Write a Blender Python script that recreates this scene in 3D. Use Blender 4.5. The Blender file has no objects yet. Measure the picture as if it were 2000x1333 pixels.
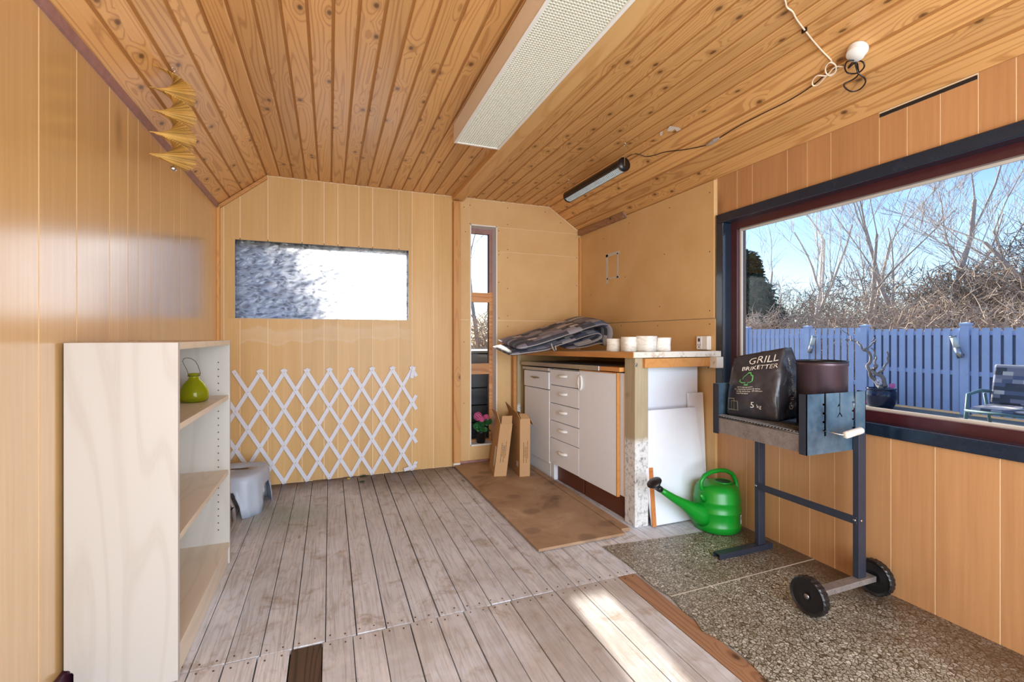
import bpy, math, random
from mathutils import Vector, Matrix, noise
random.seed(7)
PI = math.pi
sc = bpy.context.scene
COL = sc.collection
# ---------------------------------------------------------------- camera
YAW = 0.3727
cam = bpy.data.cameras.new('camera'); cam.sensor_width = 36; cam.lens = 16.395
cam.shift_y = -0.00505; cam.clip_start = 0.05; cam.clip_end = 300
co = bpy.data.objects.new('camera', cam); COL.objects.link(co)
co.location = (0, 0, 1.05); co.rotation_euler = (PI/2, 0, -YAW)
sc.camera = co
# ---------------------------------------------------------------- view, sky, sun, rear fill lamp
sc.view_settings.view_transform = 'Standard'; sc.view_settings.look = 'None'
sc.view_settings.exposure = 0.12; sc.view_settings.gamma = 1.0; sc.view_settings.use_curve_mapping = False
sc.cycles.use_adaptive_sampling = True; sc.cycles.adaptive_threshold = 0.04
sc.cycles.max_bounces = 9; sc.cycles.diffuse_bounces = 4; sc.cycles.glossy_bounces = 4
sc.cycles.transmission_bounces = 8; sc.cycles.transparent_max_bounces = 12
sc.cycles.sample_clamp_indirect = 6.0; sc.cycles.use_denoising = True
sc.cycles.caustics_reflective = False; sc.cycles.caustics_refractive = False
SUN_EL = math.radians(21.0); SUN_AZ = math.atan2(0.09, 1.0)
SKY = 0.24; SUN = 12.0; REAR = 116.0
w = bpy.data.worlds.new('sky'); sc.world = w; w.use_nodes = True
wn = w.node_tree.nodes; wl = w.node_tree.links; wn.clear()
sky = wn.new('ShaderNodeTexSky'); sky.sky_type = 'NISHITA'; sky.sun_disc = False
sky.sun_elevation = SUN_EL; sky.sun_rotation = SUN_AZ; sky.altitude = 0; sky.air_density = 1.0; sky.dust_density = 0.4; sky.ozone_density = 2.0
tcw = wn.new('ShaderNodeTexCoord'); mpw = wn.new('ShaderNodeMapping'); mpw.inputs['Scale'].default_value = (1.2, 1.2, 4.0)
nzw = wn.new('ShaderNodeTexNoise'); nzw.inputs['Scale'].default_value = 1.6; nzw.inputs['Detail'].default_value = 6
rpw = wn.new('ShaderNodeValToRGB'); rpw.color_ramp.elements[0].position = 0.42; rpw.color_ramp.elements[1].position = 0.75
rpw.color_ramp.elements[0].color = (0, 0, 0, 1); rpw.color_ramp.elements[1].color = (0.75, 0.75, 0.75, 1)
mxw = wn.new('ShaderNodeMix'); mxw.data_type = 'RGBA'; mxw.inputs['B'].default_value = (5.2, 5.6, 6.0, 1)
bgw = wn.new('ShaderNodeBackground'); bgw.inputs['Strength'].default_value = SKY; ow = wn.new('ShaderNodeOutputWorld')
wl.new(tcw.outputs['Generated'], mpw.inputs['Vector']); wl.new(mpw.outputs[0], nzw.inputs['Vector'])
wl.new(nzw.outputs['Fac'], rpw.inputs[0]); wl.new(rpw.outputs[0], mxw.inputs['Factor'])
wl.new(sky.outputs[0], mxw.inputs['A']); tnw = wn.new('ShaderNodeMix'); tnw.data_type = 'RGBA'; tnw.blend_type = 'MULTIPLY'; tnw.inputs['Factor'].default_value = 1.0; tnw.inputs['B'].default_value = (0.82, 0.91, 1.14, 1)
wl.new(mxw.outputs['Result'], tnw.inputs['A']); wl.new(tnw.outputs['Result'], bgw.inputs[0]); wl.new(bgw.outputs[0], ow.inputs[0])
sl = bpy.data.lights.new('sun', 'SUN'); sl.energy = SUN; sl.angle = math.radians(0.9); sl.color = (1.0, 0.93, 0.82)
so = bpy.data.objects.new('sun', sl); COL.objects.link(so)
sd = Vector((math.sin(SUN_AZ)*math.cos(SUN_EL), math.cos(SUN_AZ)*math.cos(SUN_EL), math.sin(SUN_EL)))
so.rotation_euler = sd.to_track_quat('Z', 'Y').to_euler(); so.location = (0, 0, 6)
def area(name, loc, aim, sx, sy, power, color=(1, 1, 1)):
    l = bpy.data.lights.new(name, 'AREA'); l.shape = 'RECTANGLE'; l.size = sx; l.size_y = sy; l.energy = power; l.color = color
    o = bpy.data.objects.new(name, l); COL.objects.link(o); o.location = loc
    o.rotation_euler = (Vector(aim)-Vector(loc)).to_track_quat('-Z', 'Y').to_euler(); return o
# added fill lamp, set in an unseen made-up opening behind the camera
area('rear_fill', (0.75, -1.06, 1.0), (0.75, 3.0, 1.15), 2.3, 1.85, REAR, (0.86, 0.94, 1.0))

# ---------------------------------------------------------------- material helpers
def C(r, g=None, b=None):
    if g is None: r, g, b = r
    f = lambda v: ((v/255+0.055)/1.055)**2.4 if v/255 > 0.04045 else v/255/12.92
    return (f(r), f(g), f(b), 1)
class NT:
    def __init__(s, name):
        s.m = bpy.data.materials.new(name); s.m.use_nodes = True; s.t = s.m.node_tree; s.N = s.t.nodes; s.L = s.t.links
        s.bsdf = s.N['Principled BSDF']; s.out = s.N['Material Output']
    def new(s, typ, **kw):
        n = s.N.new('ShaderNode'+typ)
        for k, v in kw.items(): setattr(n, k, v)
        return n
    def link(s, a, b): s.L.new(a, b)
    def put(s, sock, v):
        if isinstance(v, bpy.types.NodeSocket): s.L.new(v, sock)
        elif v is not None: sock.default_value = v
    def math(s, op, a, b=None, c=None):
        n = s.new('Math', operation=op); s.put(n.inputs[0], a)
        if b is not None: s.put(n.inputs[1], b)
        if c is not None: s.put(n.inputs[2], c)
        return n.outputs[0]
    def mix(s, f, a, b, mode='MIX'):
        n = s.new('Mix', data_type='RGBA', blend_type=mode); s.put(n.inputs['Factor'], f); s.put(n.inputs['A'], a); s.put(n.inputs['B'], b)
        return n.outputs['Result']
    def coords(s, scale=(1, 1, 1), rnd=0.0, kind='Object'):
        tc = s.new('TexCoord'); v = tc.outputs[kind]
        if rnd:
            oi = s.new('ObjectInfo'); a = s.new('VectorMath', operation='MULTIPLY'); s.L.new(oi.outputs['Random'], a.inputs[0]); a.inputs[1].default_value = (rnd, rnd*1.7, rnd*0.6)
            b = s.new('VectorMath', operation='ADD'); s.L.new(v, b.inputs[0]); s.L.new(a.outputs[0], b.inputs[1]); v = b.outputs[0]
        m = s.new('VectorMath', operation='MULTIPLY'); s.L.new(v, m.inputs[0]); m.inputs[1].default_value = scale
        return m.outputs[0]
    def noise(s, vec, scale=1.0, detail=2.0, rough=0.5, dist=0.0):
        n = s.new('TexNoise'); s.put(n.inputs['Vector'], vec); n.inputs['Scale'].default_value = scale; n.inputs['Detail'].default_value = detail
        n.inputs['Roughness'].default_value = rough; n.inputs['Distortion'].default_value = dist; return n.outputs['Fac']
    def voro(s, vec, scale=1.0, feature='F1', out='Distance', rand=1.0):
        n = s.new('TexVoronoi', feature=feature); s.put(n.inputs['Vector'], vec); n.inputs['Scale'].default_value = scale; n.inputs['Randomness'].default_value = rand
        return n.outputs[out]
    def ramp(s, f, *st):
        n = s.new('ValToRGB'); s.put(n.inputs[0], f); e = n.color_ramp.elements
        while len(e) < len(st): e.new(0.5)
        for i, (p, c) in enumerate(st):
            e[i].position = p; e[i].color = c if isinstance(c, tuple) else (c, c, c, 1)
        return n.outputs[0]
    def bump(s, h, strength=0.2, dist=0.01):
        n = s.new('Bump'); s.put(n.inputs['Height'], h); n.inputs['Strength'].default_value = strength; n.inputs['Distance'].default_value = dist
        s.L.new(n.outputs[0], s.bsdf.inputs['Normal']); return n.outputs[0]
    def fin(s, color=None, rough=None, metal=None, spec=None, coat=None, coatr=None):
        i = s.bsdf.inputs
        s.put(i['Base Color'], color); s.put(i['Roughness'], rough); s.put(i['Metallic'], metal)
        if spec is not None: i['Specular IOR Level'].default_value = spec
        if coat is not None: i['Coat Weight'].default_value = coat; i['Coat Roughness'].default_value = coatr or 0.1
        return s.m
def plain(name, rgb, rough=0.5, metal=0.0, var=0.06, scale=25.0, bump=0.0, **kw):
    t = NT(name); n = t.noise(t.coords(), scale, 4, 0.6); c = C(rgb)
    d = tuple(v*(1-var*2.5) for v in c[:3])+(1,)
    col = t.mix(n, d, tuple(min(1, v*(1+var)) for v in c[:3])+(1,))
    if bump: t.bump(n, bump, 0.004)
    return t.fin(col, rough, metal, **kw)
def axes(axis, a, l):      # scale vector: a across, l along the named axis
    return tuple(l if k == axis else a for k in 'XYZ')
def wood(name, light, dark, axis='Y', ring=11.0, dens=9.0, along=0.9, contrast=0.75, rough=0.45, knots=0.0, var=0.25, fibre=0.25, rnd=31.0, coat=0.0, bump=0.08, pale=None):
    t = NT(name)
    v = t.coords(axes(axis, dens, along), rnd)
    n = t.noise(v, 1.0, 1.2, 0.45, 0.25)
    h = t.math('MULTIPLY', n, ring)
    kd = None
    if knots:
        sk = t.new('SeparateXYZ'); t.link(t.coords((1, 1, 1), rnd+11), sk.inputs[0]); ck = t.new('CombineXYZ')
        oth = [k for k in 'XYZ' if k != axis]; t.put(ck.inputs[0], t.math('ADD', sk.outputs[oth[0]], sk.outputs[oth[1]])); t.put(ck.inputs[1], t.math('MULTIPLY', sk.outputs[axis], 0.62))
        kn = t.new('TexVoronoi', feature='F1', voronoi_dimensions='2D'); t.link(ck.outputs[0], kn.inputs['Vector']); kn.inputs['Scale'].default_value = 9.5*knots; sk2 = t.new('SeparateColor'); t.link(kn.outputs['Color'], sk2.inputs[0]); kd = t.math('ADD', kn.outputs['Distance'], t.math('MULTIPLY', t.math('LESS_THAN', sk2.outputs[0], 0.62), 1.0))
        warp = t.ramp(kd, (0.0, 1.0), (0.45, 0.0)); h = t.math('ADD', h, t.math('MULTIPLY', warp, 2.2))
    g = t.math('PINGPONG', h, 0.5)
    g = t.ramp(g, (0.0, 0.0), (0.55, 0.12), (0.86, 1.0), (1.0, 0.55)) if False else t.ramp(t.math('MULTIPLY', g, 2.0), (0.0, 0.0), (0.62, 0.12), (0.9, 1.0), (1.0, 0.75))
    f = t.noise(t.coords(axes(axis, 160.0, 3.0), rnd), 1.0, 3, 0.6)
    k = t.math('ADD', t.math('MULTIPLY', g, contrast), t.math('MULTIPLY', t.math('SUBTRACT', f, 0.5), fibre*2))
    nb = t.noise(t.coords(axes(axis, 3.0, 1.2), rnd+3), 1.0, 2)
    k = t.math('ADD', k, t.math('MULTIPLY', t.math('SUBTRACT', nb, 0.5), 0.35))
    k.node.use_clamp = True
    col = t.mix(k, C(light), C(dark))
    if knots:
        kc = t.ramp(kd, (0.0, 1.0), (0.05, 0.8), (0.085, 0.0)); col = t.mix(kc, col, C(tuple(int(x*0.42) for x in dark)))
        ko = t.ramp(kd, (0.05, 0.45), (0.2, 0.0)); col = t.mix(ko, col, C(tuple(int(x*0.8) for x in dark)))
    oi = t.new('ObjectInfo'); hv = t.new('HueSaturation')
    t.put(hv.inputs['Value'], t.math('MULTIPLY_ADD', oi.outputs['Random'], var, 1-var*0.5)); t.put(hv.inputs['Color'], col)
    hv.inputs['Saturation'].default_value = 1.0
    if bump: t.bump(t.math('ADD', k, f), bump, 0.002)
    return t.fin(hv.outputs[0], rough, 0.0, coat=coat or None, coatr=0.25)
M = {}
M['ceil'] = wood('ceiling_pine', (218, 166, 104), (168, 110, 56), 'Y', ring=17, dens=10, along=0.55, contrast=0.6, knots=0.85, var=0.26, rough=0.42, coat=0.15)
M['ceilback'] = plain('ceiling_groove', (176, 120, 62), 0.7)
M['beam'] = wood('beam_pine', (228, 180, 118), (204, 146, 84), 'Y', ring=8, dens=6, contrast=0.5, rough=0.5)
M['trimZ'] = wood('pine_trim_upright', (214, 158, 92), (184, 118, 56), 'Z', ring=9, dens=8, contrast=0.5, knots=0.8, rough=0.5)
M['trimX'] = wood('pine_trim_flat', (204, 148, 84), (176, 112, 54), 'X', ring=9, dens=8, contrast=0.5, rough=0.5)
M['trimY'] = wood('orange_trim', (196, 124, 66), (166, 94, 44), 'Y', ring=9, dens=8, contrast=0.5, rough=0.5)
M['birch'] = wood('birch_veneer', (192, 187, 180), (172, 163, 152), 'Z', ring=10, dens=5.0, along=0.6, contrast=0.36, var=0.03, fibre=0.12, rough=0.4, bump=0.02, rnd=5)
M['birchY'] = wood('birch_shelf', (222, 208, 188), (206, 190, 166), 'Y', ring=9, dens=5.5, along=1.1, contrast=0.5, var=0.03, fibre=0.12, rough=0.4, bump=0.02, rnd=5)
def veneer(name, light, dark, rough, coat, stain=False):
    t = NT(name)
    a = t.noise(t.coords((70, 70, 2.2), 17), 1.0, 4, 0.65); b = t.noise(t.coords((9, 9, 0.7), 17), 1.0, 3, 0.55, 0.4)
    k = t.math('ADD', t.math('MULTIPLY', a, 0.55), t.math('MULTIPLY', b, 0.55)); k.node.use_clamp = True
    k = t.ramp(k, (0.32, 0.0), (0.78, 1.0))
    col = t.mix(k, C(light), C(dark))
    sp = t.voro(t.coords((1.6, 1.6, 1.1), 0, 'Object'), 3.1); spd = t.ramp(sp, (0.0, 1.0), (0.022, 0.6), (0.03, 0.0))
    col = t.mix(spd, col, C((90, 58, 34)))
    if stain:   # water stain band under the frosted window
        tc = t.new('TexCoord'); geo = t.new('NewGeometry'); sp_ = t.new('SeparateXYZ'); t.link(geo.outputs['Position'], sp_.inputs[0])
        nz = t.noise(geo.outputs['Position'], 5.0, 5, 0.6)
        zz = t.math('ADD', sp_.outputs['Z'], t.math('MULTIPLY', t.math('SUBTRACT', nz, 0.5), 0.16))
        band = t.ramp(t.math('MULTIPLY_ADD', zz, 4.0, -3.6), (0.40, 0.0), (0.44, 0.62), (0.50, 0.25), (0.76, 0.5), (0.84, 0.0))
        mx = t.ramp(t.math('MULTIPLY_ADD', sp_.outputs['X'], 0.8, 0.5), (0.02, 0.0), (0.06, 1.0), (0.93, 0.8), (1.0, 0.0))
        col = t.mix(t.math('MULTIPLY', band, mx), col, C((222, 196, 162)))
    else:       # a long dark smudge high on the left wall
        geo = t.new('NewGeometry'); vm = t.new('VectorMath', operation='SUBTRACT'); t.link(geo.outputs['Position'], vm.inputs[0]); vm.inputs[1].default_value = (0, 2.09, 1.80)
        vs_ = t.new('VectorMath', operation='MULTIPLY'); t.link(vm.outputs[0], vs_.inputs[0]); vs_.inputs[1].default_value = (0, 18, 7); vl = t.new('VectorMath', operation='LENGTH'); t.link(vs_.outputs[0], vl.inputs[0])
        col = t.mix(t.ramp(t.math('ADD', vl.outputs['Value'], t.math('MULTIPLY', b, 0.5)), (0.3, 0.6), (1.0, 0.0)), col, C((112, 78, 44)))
    oi = t.new('ObjectInfo'); hv = t.new('HueSaturation'); t.put(hv.inputs['Value'], t.math('MULTIPLY_ADD', oi.outputs['Random'], 0.10, 0.95)); t.put(hv.inputs['Color'], col)
    t.bump(a, 0.05, 0.002)
    if coat > 0.5: t.bsdf.inputs['Coat IOR'].default_value = 2.3
    return t.fin(hv.outputs[0], rough, coat=coat, coatr=0.19)
M['ven_l'] = veneer('wall_veneer_left', (218, 178, 122), (196, 152, 94), 0.32, 1.0)
M['ven_b'] = veneer('wall_veneer_back', (222, 182, 122), (202, 160, 98), 0.5, 0.1, True)
M['ven_r'] = veneer('wall_veneer_right', (198, 148, 100), (174, 124, 80), 0.5, 0.1)
M['groove'] = plain('groove_cream', (250, 226, 190), 0.6)
t = NT('plasterboard_tan'); n1 = t.noise(t.coords(), 3.0, 5, 0.6); n2 = t.noise(t.coords(), 1.3, 2)
col = t.mix(t.ramp(n1, (0.3, 0.0), (0.7, 1.0)), C((222, 184, 130)), C((210, 168, 112)))
vd = t.voro(t.coords((1, 1, 0.7)), 2.4); col = t.mix(t.ramp(vd, (0.0, 1.0), (0.035, 0.5), (0.05, 0.0)), col, C((150, 118, 84)))
t.bump(n1, 0.05, 0.003); M['plaster'] = t.fin(col, 0.6)
t = NT('whitewashed_boards')
v = t.coords((9, 1.0, 9), 23); g = t.math('PINGPONG', t.math('MULTIPLY', t.noise(v, 1.0, 1.5, 0.5, 0.4), 13), 0.5)
f = t.noise(t.coords((120, 3, 120), 23), 1.0, 4, 0.7); gp = t.new('NewGeometry')
st = t.noise(gp.outputs['Position'], 1.7, 5, 0.62, 0.3); bl = t.noise(gp.outputs['Position'], 6.5, 5, 0.7, 0.6); wn_ = t.noise(t.coords((30, 9, 30), 23), 1.0, 5, 0.7)
col = t.mix(t.ramp(st, (0.34, 0.0), (0.64, 1.0)), C((222, 230, 244)), C((196, 198, 204)))
col = t.mix(t.ramp(t.math('MULTIPLY', g, 2.0), (0.66, 0.0), (0.98, 0.28)), col, C((150, 138, 126)))
col = t.mix(t.ramp(f, (0.5, 0.0), (0.72, 0.6)), col, C((128, 116, 104)))
col = t.mix(t.ramp(bl, (0.54, 0.0), (0.70, 0.75)), col, C((146, 124, 100)))
col = t.mix(t.ramp(wn_, (0.50, 0.0), (0.66, 0.5)), col, C((230, 230, 232)))
kd = t.voro(t.coords((7, 2.2, 7), 31), 0.8); col = t.mix(t.ramp(kd, (0.0, 0.8), (0.05, 0.6), (0.08, 0.0)), col, C((98, 76, 58)))
# damp, dirty boards close to the back wall
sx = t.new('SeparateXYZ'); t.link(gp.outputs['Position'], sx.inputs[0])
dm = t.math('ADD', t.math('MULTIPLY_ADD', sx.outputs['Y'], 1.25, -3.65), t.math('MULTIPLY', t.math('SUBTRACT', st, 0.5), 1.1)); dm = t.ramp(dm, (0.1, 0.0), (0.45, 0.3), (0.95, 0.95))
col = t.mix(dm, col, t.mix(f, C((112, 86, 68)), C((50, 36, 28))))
dv = t.new('VectorMath', operation='DISTANCE'); t.link(gp.outputs['Position'], dv.inputs[0]); dv.inputs[1].default_value = (-0.22, 3.02, 0)
col = t.mix(t.ramp(t.math('ADD', dv.outputs['Value'], t.math('MULTIPLY', bl, 0.3)), (0.2, 0.55), (0.5, 0.0)), col, C((112, 138, 112)))
nr2 = t.math('MULTIPLY', t.ramp(sx.outputs['Y'], (0.28, 1.0), (0.62, 0.0)), t.ramp(st, (0.36, 0.0), (0.6, 0.6))) if False else t.math('MULTIPLY', t.math('LESS_THAN', sx.outputs['Y'], 1.725), t.ramp(st, (0.34, 0.1), (0.58, 0.55)))
col = t.mix(t.math('MULTIPLY', nr2, t.ramp(t.math('MULTIPLY_ADD', sx.outputs['X'], 0.6, 0.3), (0.2, 0.0), (0.7, 1.0))), col, C((152, 136, 118)))
oi = t.new('ObjectInfo'); hv = t.new('HueSaturation'); t.put(hv.inputs['Value'], t.math('MULTIPLY_ADD', oi.outputs['Random'], 0.16, 0.90)); t.put(hv.inputs['Color'], col)
t.bump(t.math('ADD', f, g), 0.35, 0.003); M['floor'] = t.fin(hv.outputs[0], 0.5)
M['floorbrown'] = wood('bare_brown_board', (164, 124, 92), (122, 84, 58), 'Y', ring=12, dens=8, contrast=0.6, knots=0.8, rough=0.6)
M['floordark'] = wood('rotten_dark_board', (84, 66, 52), (46, 34, 26), 'Y', ring=14, dens=9, contrast=0.8, rough=0.7)
M['gap'] = plain('dark_gap', (38, 28, 22), 0.9)
t = NT('speckled_vinyl')
dn = t.noise(t.coords(), 26, 3); va = t.new('VectorMath', operation='ADD'); sv = t.new('VectorMath', operation='SCALE'); cb = t.new('CombineXYZ')
t.put(cb.inputs[0], dn); t.put(cb.inputs[1], dn); t.put(sv.inputs[0], cb.outputs[0]); sv.inputs['Scale'].default_value = 0.02
t.link(t.coords((1.0, 1.0, 1.0)), va.inputs[0]); t.link(sv.outputs[0], va.inputs[1])
e = t.voro(va.outputs[0], 78, 'DISTANCE_TO_EDGE'); cc = t.voro(va.outputs[0], 78, 'F1', 'Color'); sc3 = t.new('SeparateColor'); t.link(cc, sc3.inputs[0])
nn = t.noise(t.coords(), 120, 3, 0.7); pt = t.noise(t.coords(), 2.6, 4, 0.6)
chip = t.ramp(sc3.outputs[0], (0.0, C((196, 196, 182))), (0.45, C((160, 158, 142))), (0.75, C((222, 222, 212))), (1.0, C((124, 120, 102))))
chip = t.mix(t.ramp(nn, (0.45, 0.0), (0.7, 0.6)), chip, C((70, 62, 46)))
col = t.mix(t.ramp(e, (0.03, 1.0), (0.13, 0.0)), chip, C((64, 54, 38)))
col = t.mix(t.ramp(pt, (0.4, 0.0), (0.7, 0.45)), col, C((94, 70, 44)))
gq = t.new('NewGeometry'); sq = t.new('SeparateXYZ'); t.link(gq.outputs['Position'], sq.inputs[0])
col = t.mix(t.ramp(t.math('ADD', sq.outputs['X'], t.math('MULTIPLY', pt, 0.5)), (1.95, 0.0), (2.3, 0.75)) if False else t.ramp(t.math('MULTIPLY_ADD', sq.outputs['X'], 1.0, t.math('MULTIPLY_ADD', pt, 0.5, -1.55)), (0.42, 0.0), (0.78, 0.75)), col, C((72, 48, 26)))  # browner towards the right wall: grime, with shade there painted into the colour
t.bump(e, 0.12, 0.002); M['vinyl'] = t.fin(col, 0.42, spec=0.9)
t = NT('brown_hardboard'); n1 = t.noise(t.coords(), 3.2, 6, 0.65, 0.5); n2 = t.noise(t.coords(), 9, 5, 0.7)
col = t.ramp(n1, (0.3, C((112, 88, 66))), (0.42, C((156, 126, 98))), (0.6, C((172, 144, 116))), (0.75, C((194, 170, 144))))
col = t.mix(t.ramp(n2, (0.55, 0.0), (0.75, 0.5)), col, C((122, 88, 60)))
vn = t.new('TexVoronoi', voronoi_dimensions='2D'); t.link(t.coords((1, 1.2, 1)), vn.inputs['Vector']); vn.inputs['Scale'].default_value = 3.0; col = t.mix(t.ramp(t.math('ADD', vn.outputs['Distance'], t.math('MULTIPLY', n2, 0.12)), (0.10, 0.5), (0.18, 0.4), (0.24, 0.0)), col, C((98, 76, 58)))
t.bump(n2, 0.1, 0.002); M['hardboard'] = t.fin(col, 0.6)
M['white'] = plain('white_laminate', (240, 245, 255), 0.35, var=0.02)
M['whitep'] = plain('white_plastic', (236, 234, 228), 0.35, var=0.02)
M['offwhite'] = plain('offwhite_louvre', (232, 230, 214), 0.5, var=0.02)
M['bluewhite'] = plain('lattice_white', (226, 228, 240), 0.5, var=0.03)
M['orangewood'] = wood('worktop_edge', (208, 146, 80), (186, 118, 58), 'Y', ring=8, dens=8, contrast=0.4, rough=0.4)
t = NT('worn_white_paint'); n1 = t.noise(t.coords(), 22, 6, 0.75); n2 = t.noise(t.coords((6, 6, 1.5)), 3, 4)
M['wornwhite'] = t.fin(t.mix(t.ramp(n1, (0.52, 0.0), (0.66, 0.8)), C((226, 218, 206)), C((170, 140, 108))), 0.6)
t = NT('plinth_brown'); n1 = t.noise(t.coords(), 30, 6, 0.8); M['plinth'] = t.fin(t.mix(t.ramp(n1, (0.6, 0.0), (0.78, 0.55)), C((98, 52, 32)), C((160, 120, 92))), 0.5)
t = NT('old_timber_post'); gp = t.new('NewGeometry'); sx = t.new('SeparateXYZ'); t.link(gp.outputs['Position'], sx.inputs[0])
n1 = t.noise(t.coords(), 34, 8, 0.85); n2 = t.noise(t.coords((60, 60, 4)), 1, 4, 0.6); n3 = t.noise(t.coords(), 8, 4)
up = t.mix(n2, C((196, 182, 152)), C((148, 128, 98))); up = t.mix(t.ramp(n3, (0.6, 0.0), (0.72, 0.5)), up, C((110, 88, 62)))
lo = t.mix(t.ramp(n1, (0.50, 0.0), (0.62, 0.9)), C((224, 224, 224)), C((98, 96, 92)))
zz = t.math('ADD', sx.outputs['Z'], t.math('MULTIPLY', n3, 0.06)); M['post'] = t.fin(t.mix(t.ramp(zz, (0.49, 1.0), (0.52, 0.0)), up, lo), 0.75)
M['steel'] = plain('brushed_steel', (176, 178, 182), 0.32, 1.0)
M['navy'] = plain('navy_gloss_paint', (28, 42, 60), 0.18, var=0.2, coat=0.6, coatr=0.08)
M['burg'] = plain('burgundy_frame', (74, 34, 38), 0.3, var=0.12, coat=0.4)
M['bead'] = plain('cream_bead', (206, 198, 186), 0.45)
M['purple'] = plain('mauve_trim', (168, 124, 118), 0.45, var=0.2)
M['purpled'] = plain('dark_baseboard', (62, 26, 44), 0.45)
M['stain'] = wood('stained_frame', (204, 144, 88), (164, 96, 48), 'X', ring=12, dens=7, contrast=0.7, rough=0.4)
M['black'] = plain('black_plastic', (24, 24, 27), 0.35, var=0.15)
M['lampblack'] = plain('lamp_tube_black', (34, 30, 34), 0.25, 0.3, var=0.1)
M['cable'] = plain('black_cable', (30, 20, 22), 0.4)
M['cablew'] = plain('white_cable', (240, 222, 196), 0.45)
M['green'] = plain('green_plastic', (14, 142, 38), 0.32, var=0.04)
M['stoolgrey'] = plain('grey_plastic', (182, 192, 208), 0.42, var=0.03)
M['tubegrey'] = plain('grey_tube', (150, 150, 156), 0.4, 0.5)
M['card'] = plain('cardboard', (192, 152, 108), 0.8, var=0.05, scale=60)
M['cardin'] = plain('cardboard_inside', (172, 130, 90), 0.85, var=0.06)
M['ink'] = plain('brown_ink', (84, 62, 48), 0.8)
M['chain'] = plain('brass_chain', (176, 158, 112), 0.35, 0.9)
M['chrome'] = plain('chrome', (210, 212, 216), 0.18, 1.0)
M['straw'] = wood('spinner_wood', (206, 164, 84), (158, 112, 44), 'X', ring=6, dens=10, rough=0.55, var=0.7)
M['foil'] = plain('wrinkled_tape', (190, 186, 184), 0.25, 0.4)
M['bbqleg'] = plain('grill_leg_paint', (44, 50, 64), 0.42, var=0.12)
t = NT('blued_steel'); n1 = t.noise(t.coords(), 7, 5, 0.65); M['bbq'] = t.fin(t.ramp(n1, (0.3, C((52, 70, 90))), (0.55, C((96, 124, 146))), (0.75, C((128, 150, 166)))), 0.36, 0.55)
t = NT('scorched_steel'); n1 = t.noise(t.coords((1, 1, 1)), 8, 7, 0.75); n2 = t.noise(t.coords(), 40, 4, 0.8)
M['rail'] = t.fin(t.mix(t.ramp(n2, (0.58, 0.0), (0.74, 0.8)), t.ramp(n1, (0.3, C((112, 104, 102))), (0.7, C((168, 160, 156)))), C((60, 46, 42))), 0.5, 0.45)
M['grate'] = plain('grate_steel', (120, 116, 114), 0.35, 0.8, var=0.3)
t = NT('chimney_steel'); n1 = t.noise(t.coords(), 9, 6, 0.7); sx = t.new('SeparateXYZ'); t.link(t.coords(), sx.inputs[0])
M['chimney'] = t.fin(t.mix(t.ramp(t.math('ADD', sx.outputs['Z'], t.math('MULTIPLY', n1, 0.14)), (0.16, 1.0), (0.24, 0.0)), C((86, 70, 78)), C((38, 34, 36))), 0.36, 0.6)
t = NT('bag_film'); n1 = t.noise(t.coords(), 11, 5, 0.6, 0.8); t.bump(n1, 0.35, 0.01); M['bag'] = t.fin(t.mix(n1, C((40, 38, 44)), C((62, 60, 64))), 0.27)
M['bagwhite'] = plain('print_white', (222, 216, 206), 0.5); M['baggreen'] = plain('print_green', (92, 168, 92), 0.5); M['baggrey'] = plain('print_grey', (120, 118, 96), 0.5)
def patchwork(name, sc_=7.0):
    t = NT(name); b = t.new('TexBrick'); t.put(b.inputs['Vector'], t.coords((1, 1, 1), 0, 'UV')); b.inputs['Scale'].default_value = sc_; b.inputs['Mortar Size'].default_value = 0.0
    b.inputs['Color1'].default_value = (0, 0, 0, 1); b.inputs['Color2'].default_value = (1, 1, 1, 1); b.offset = 0.37; b.squash = 1.6; b.squash_frequency = 3; b.inputs['Bias'].default_value = 0.0
    c = t.ramp(b.outputs['Color'], (0.0, C((52, 56, 70))), (0.25, C((128, 126, 142))), (0.45, C((158, 156, 166))), (0.62, C((84, 96, 124))), (0.8, C((214, 206, 196))), (0.92, C((62, 66, 82))))
    for e_ in c.node.color_ramp.elements: pass
    c.node.color_ramp.interpolation = 'CONSTANT'
    n = t.noise(t.coords((60, 8, 8)), 1, 3); t.bump(n, 0.15, 0.003)
    return t.fin(t.mix(t.math('MULTIPLY', n, 0.35), c, C((120, 120, 128))), 0.75)
M['cushion'] = patchwork('patchwork_cushion'); M['cushion_out'] = patchwork('patchwork_chair', 5.0)
M['piping'] = plain('grey_piping', (168, 162, 158), 0.7)
t = NT('marbled_wax'); n1 = t.noise(t.coords((3, 3, 8)), 6, 5, 0.7, 1.5); t.bump(n1, 0.5, 0.006); M['wax'] = t.fin(t.ramp(n1, (0.4, C((250, 248, 242))), (0.75, C((206, 196, 180)))), 0.4)
M['fence'] = plain('fence_blue_paint', (182, 200, 236), 0.65, var=0.08, scale=9)
M['fenced'] = plain('fence_back_board', (140, 150, 176), 0.7, var=0.08, scale=9)
M['glaze'] = plain('dark_glazed_pot', (24, 34, 62), 0.15, var=0.1)
M['drift'] = plain('driftwood', (150, 138, 132), 0.8, var=0.2, scale=30)
M['terr'] = plain('terrace_slabs', (134, 132, 124), 0.85, var=0.15, scale=3)
M['soil'] = plain('garden_soil', (116, 98, 74), 0.95, var=0.2, scale=3)
M['twig'] = plain('hedge_twigs', (206, 182, 160), 0.9, var=0.25, scale=1.3)
M['twigd'] = plain('dark_bush_twigs', (146, 132, 120), 0.9, var=0.25, scale=1.3)
M['bark'] = plain('pale_bark', (190, 176, 166), 0.85, var=0.15, scale=4)
M['barkw'] = plain('white_bark', (226, 220, 214), 0.8, var=0.12, scale=4)
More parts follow.
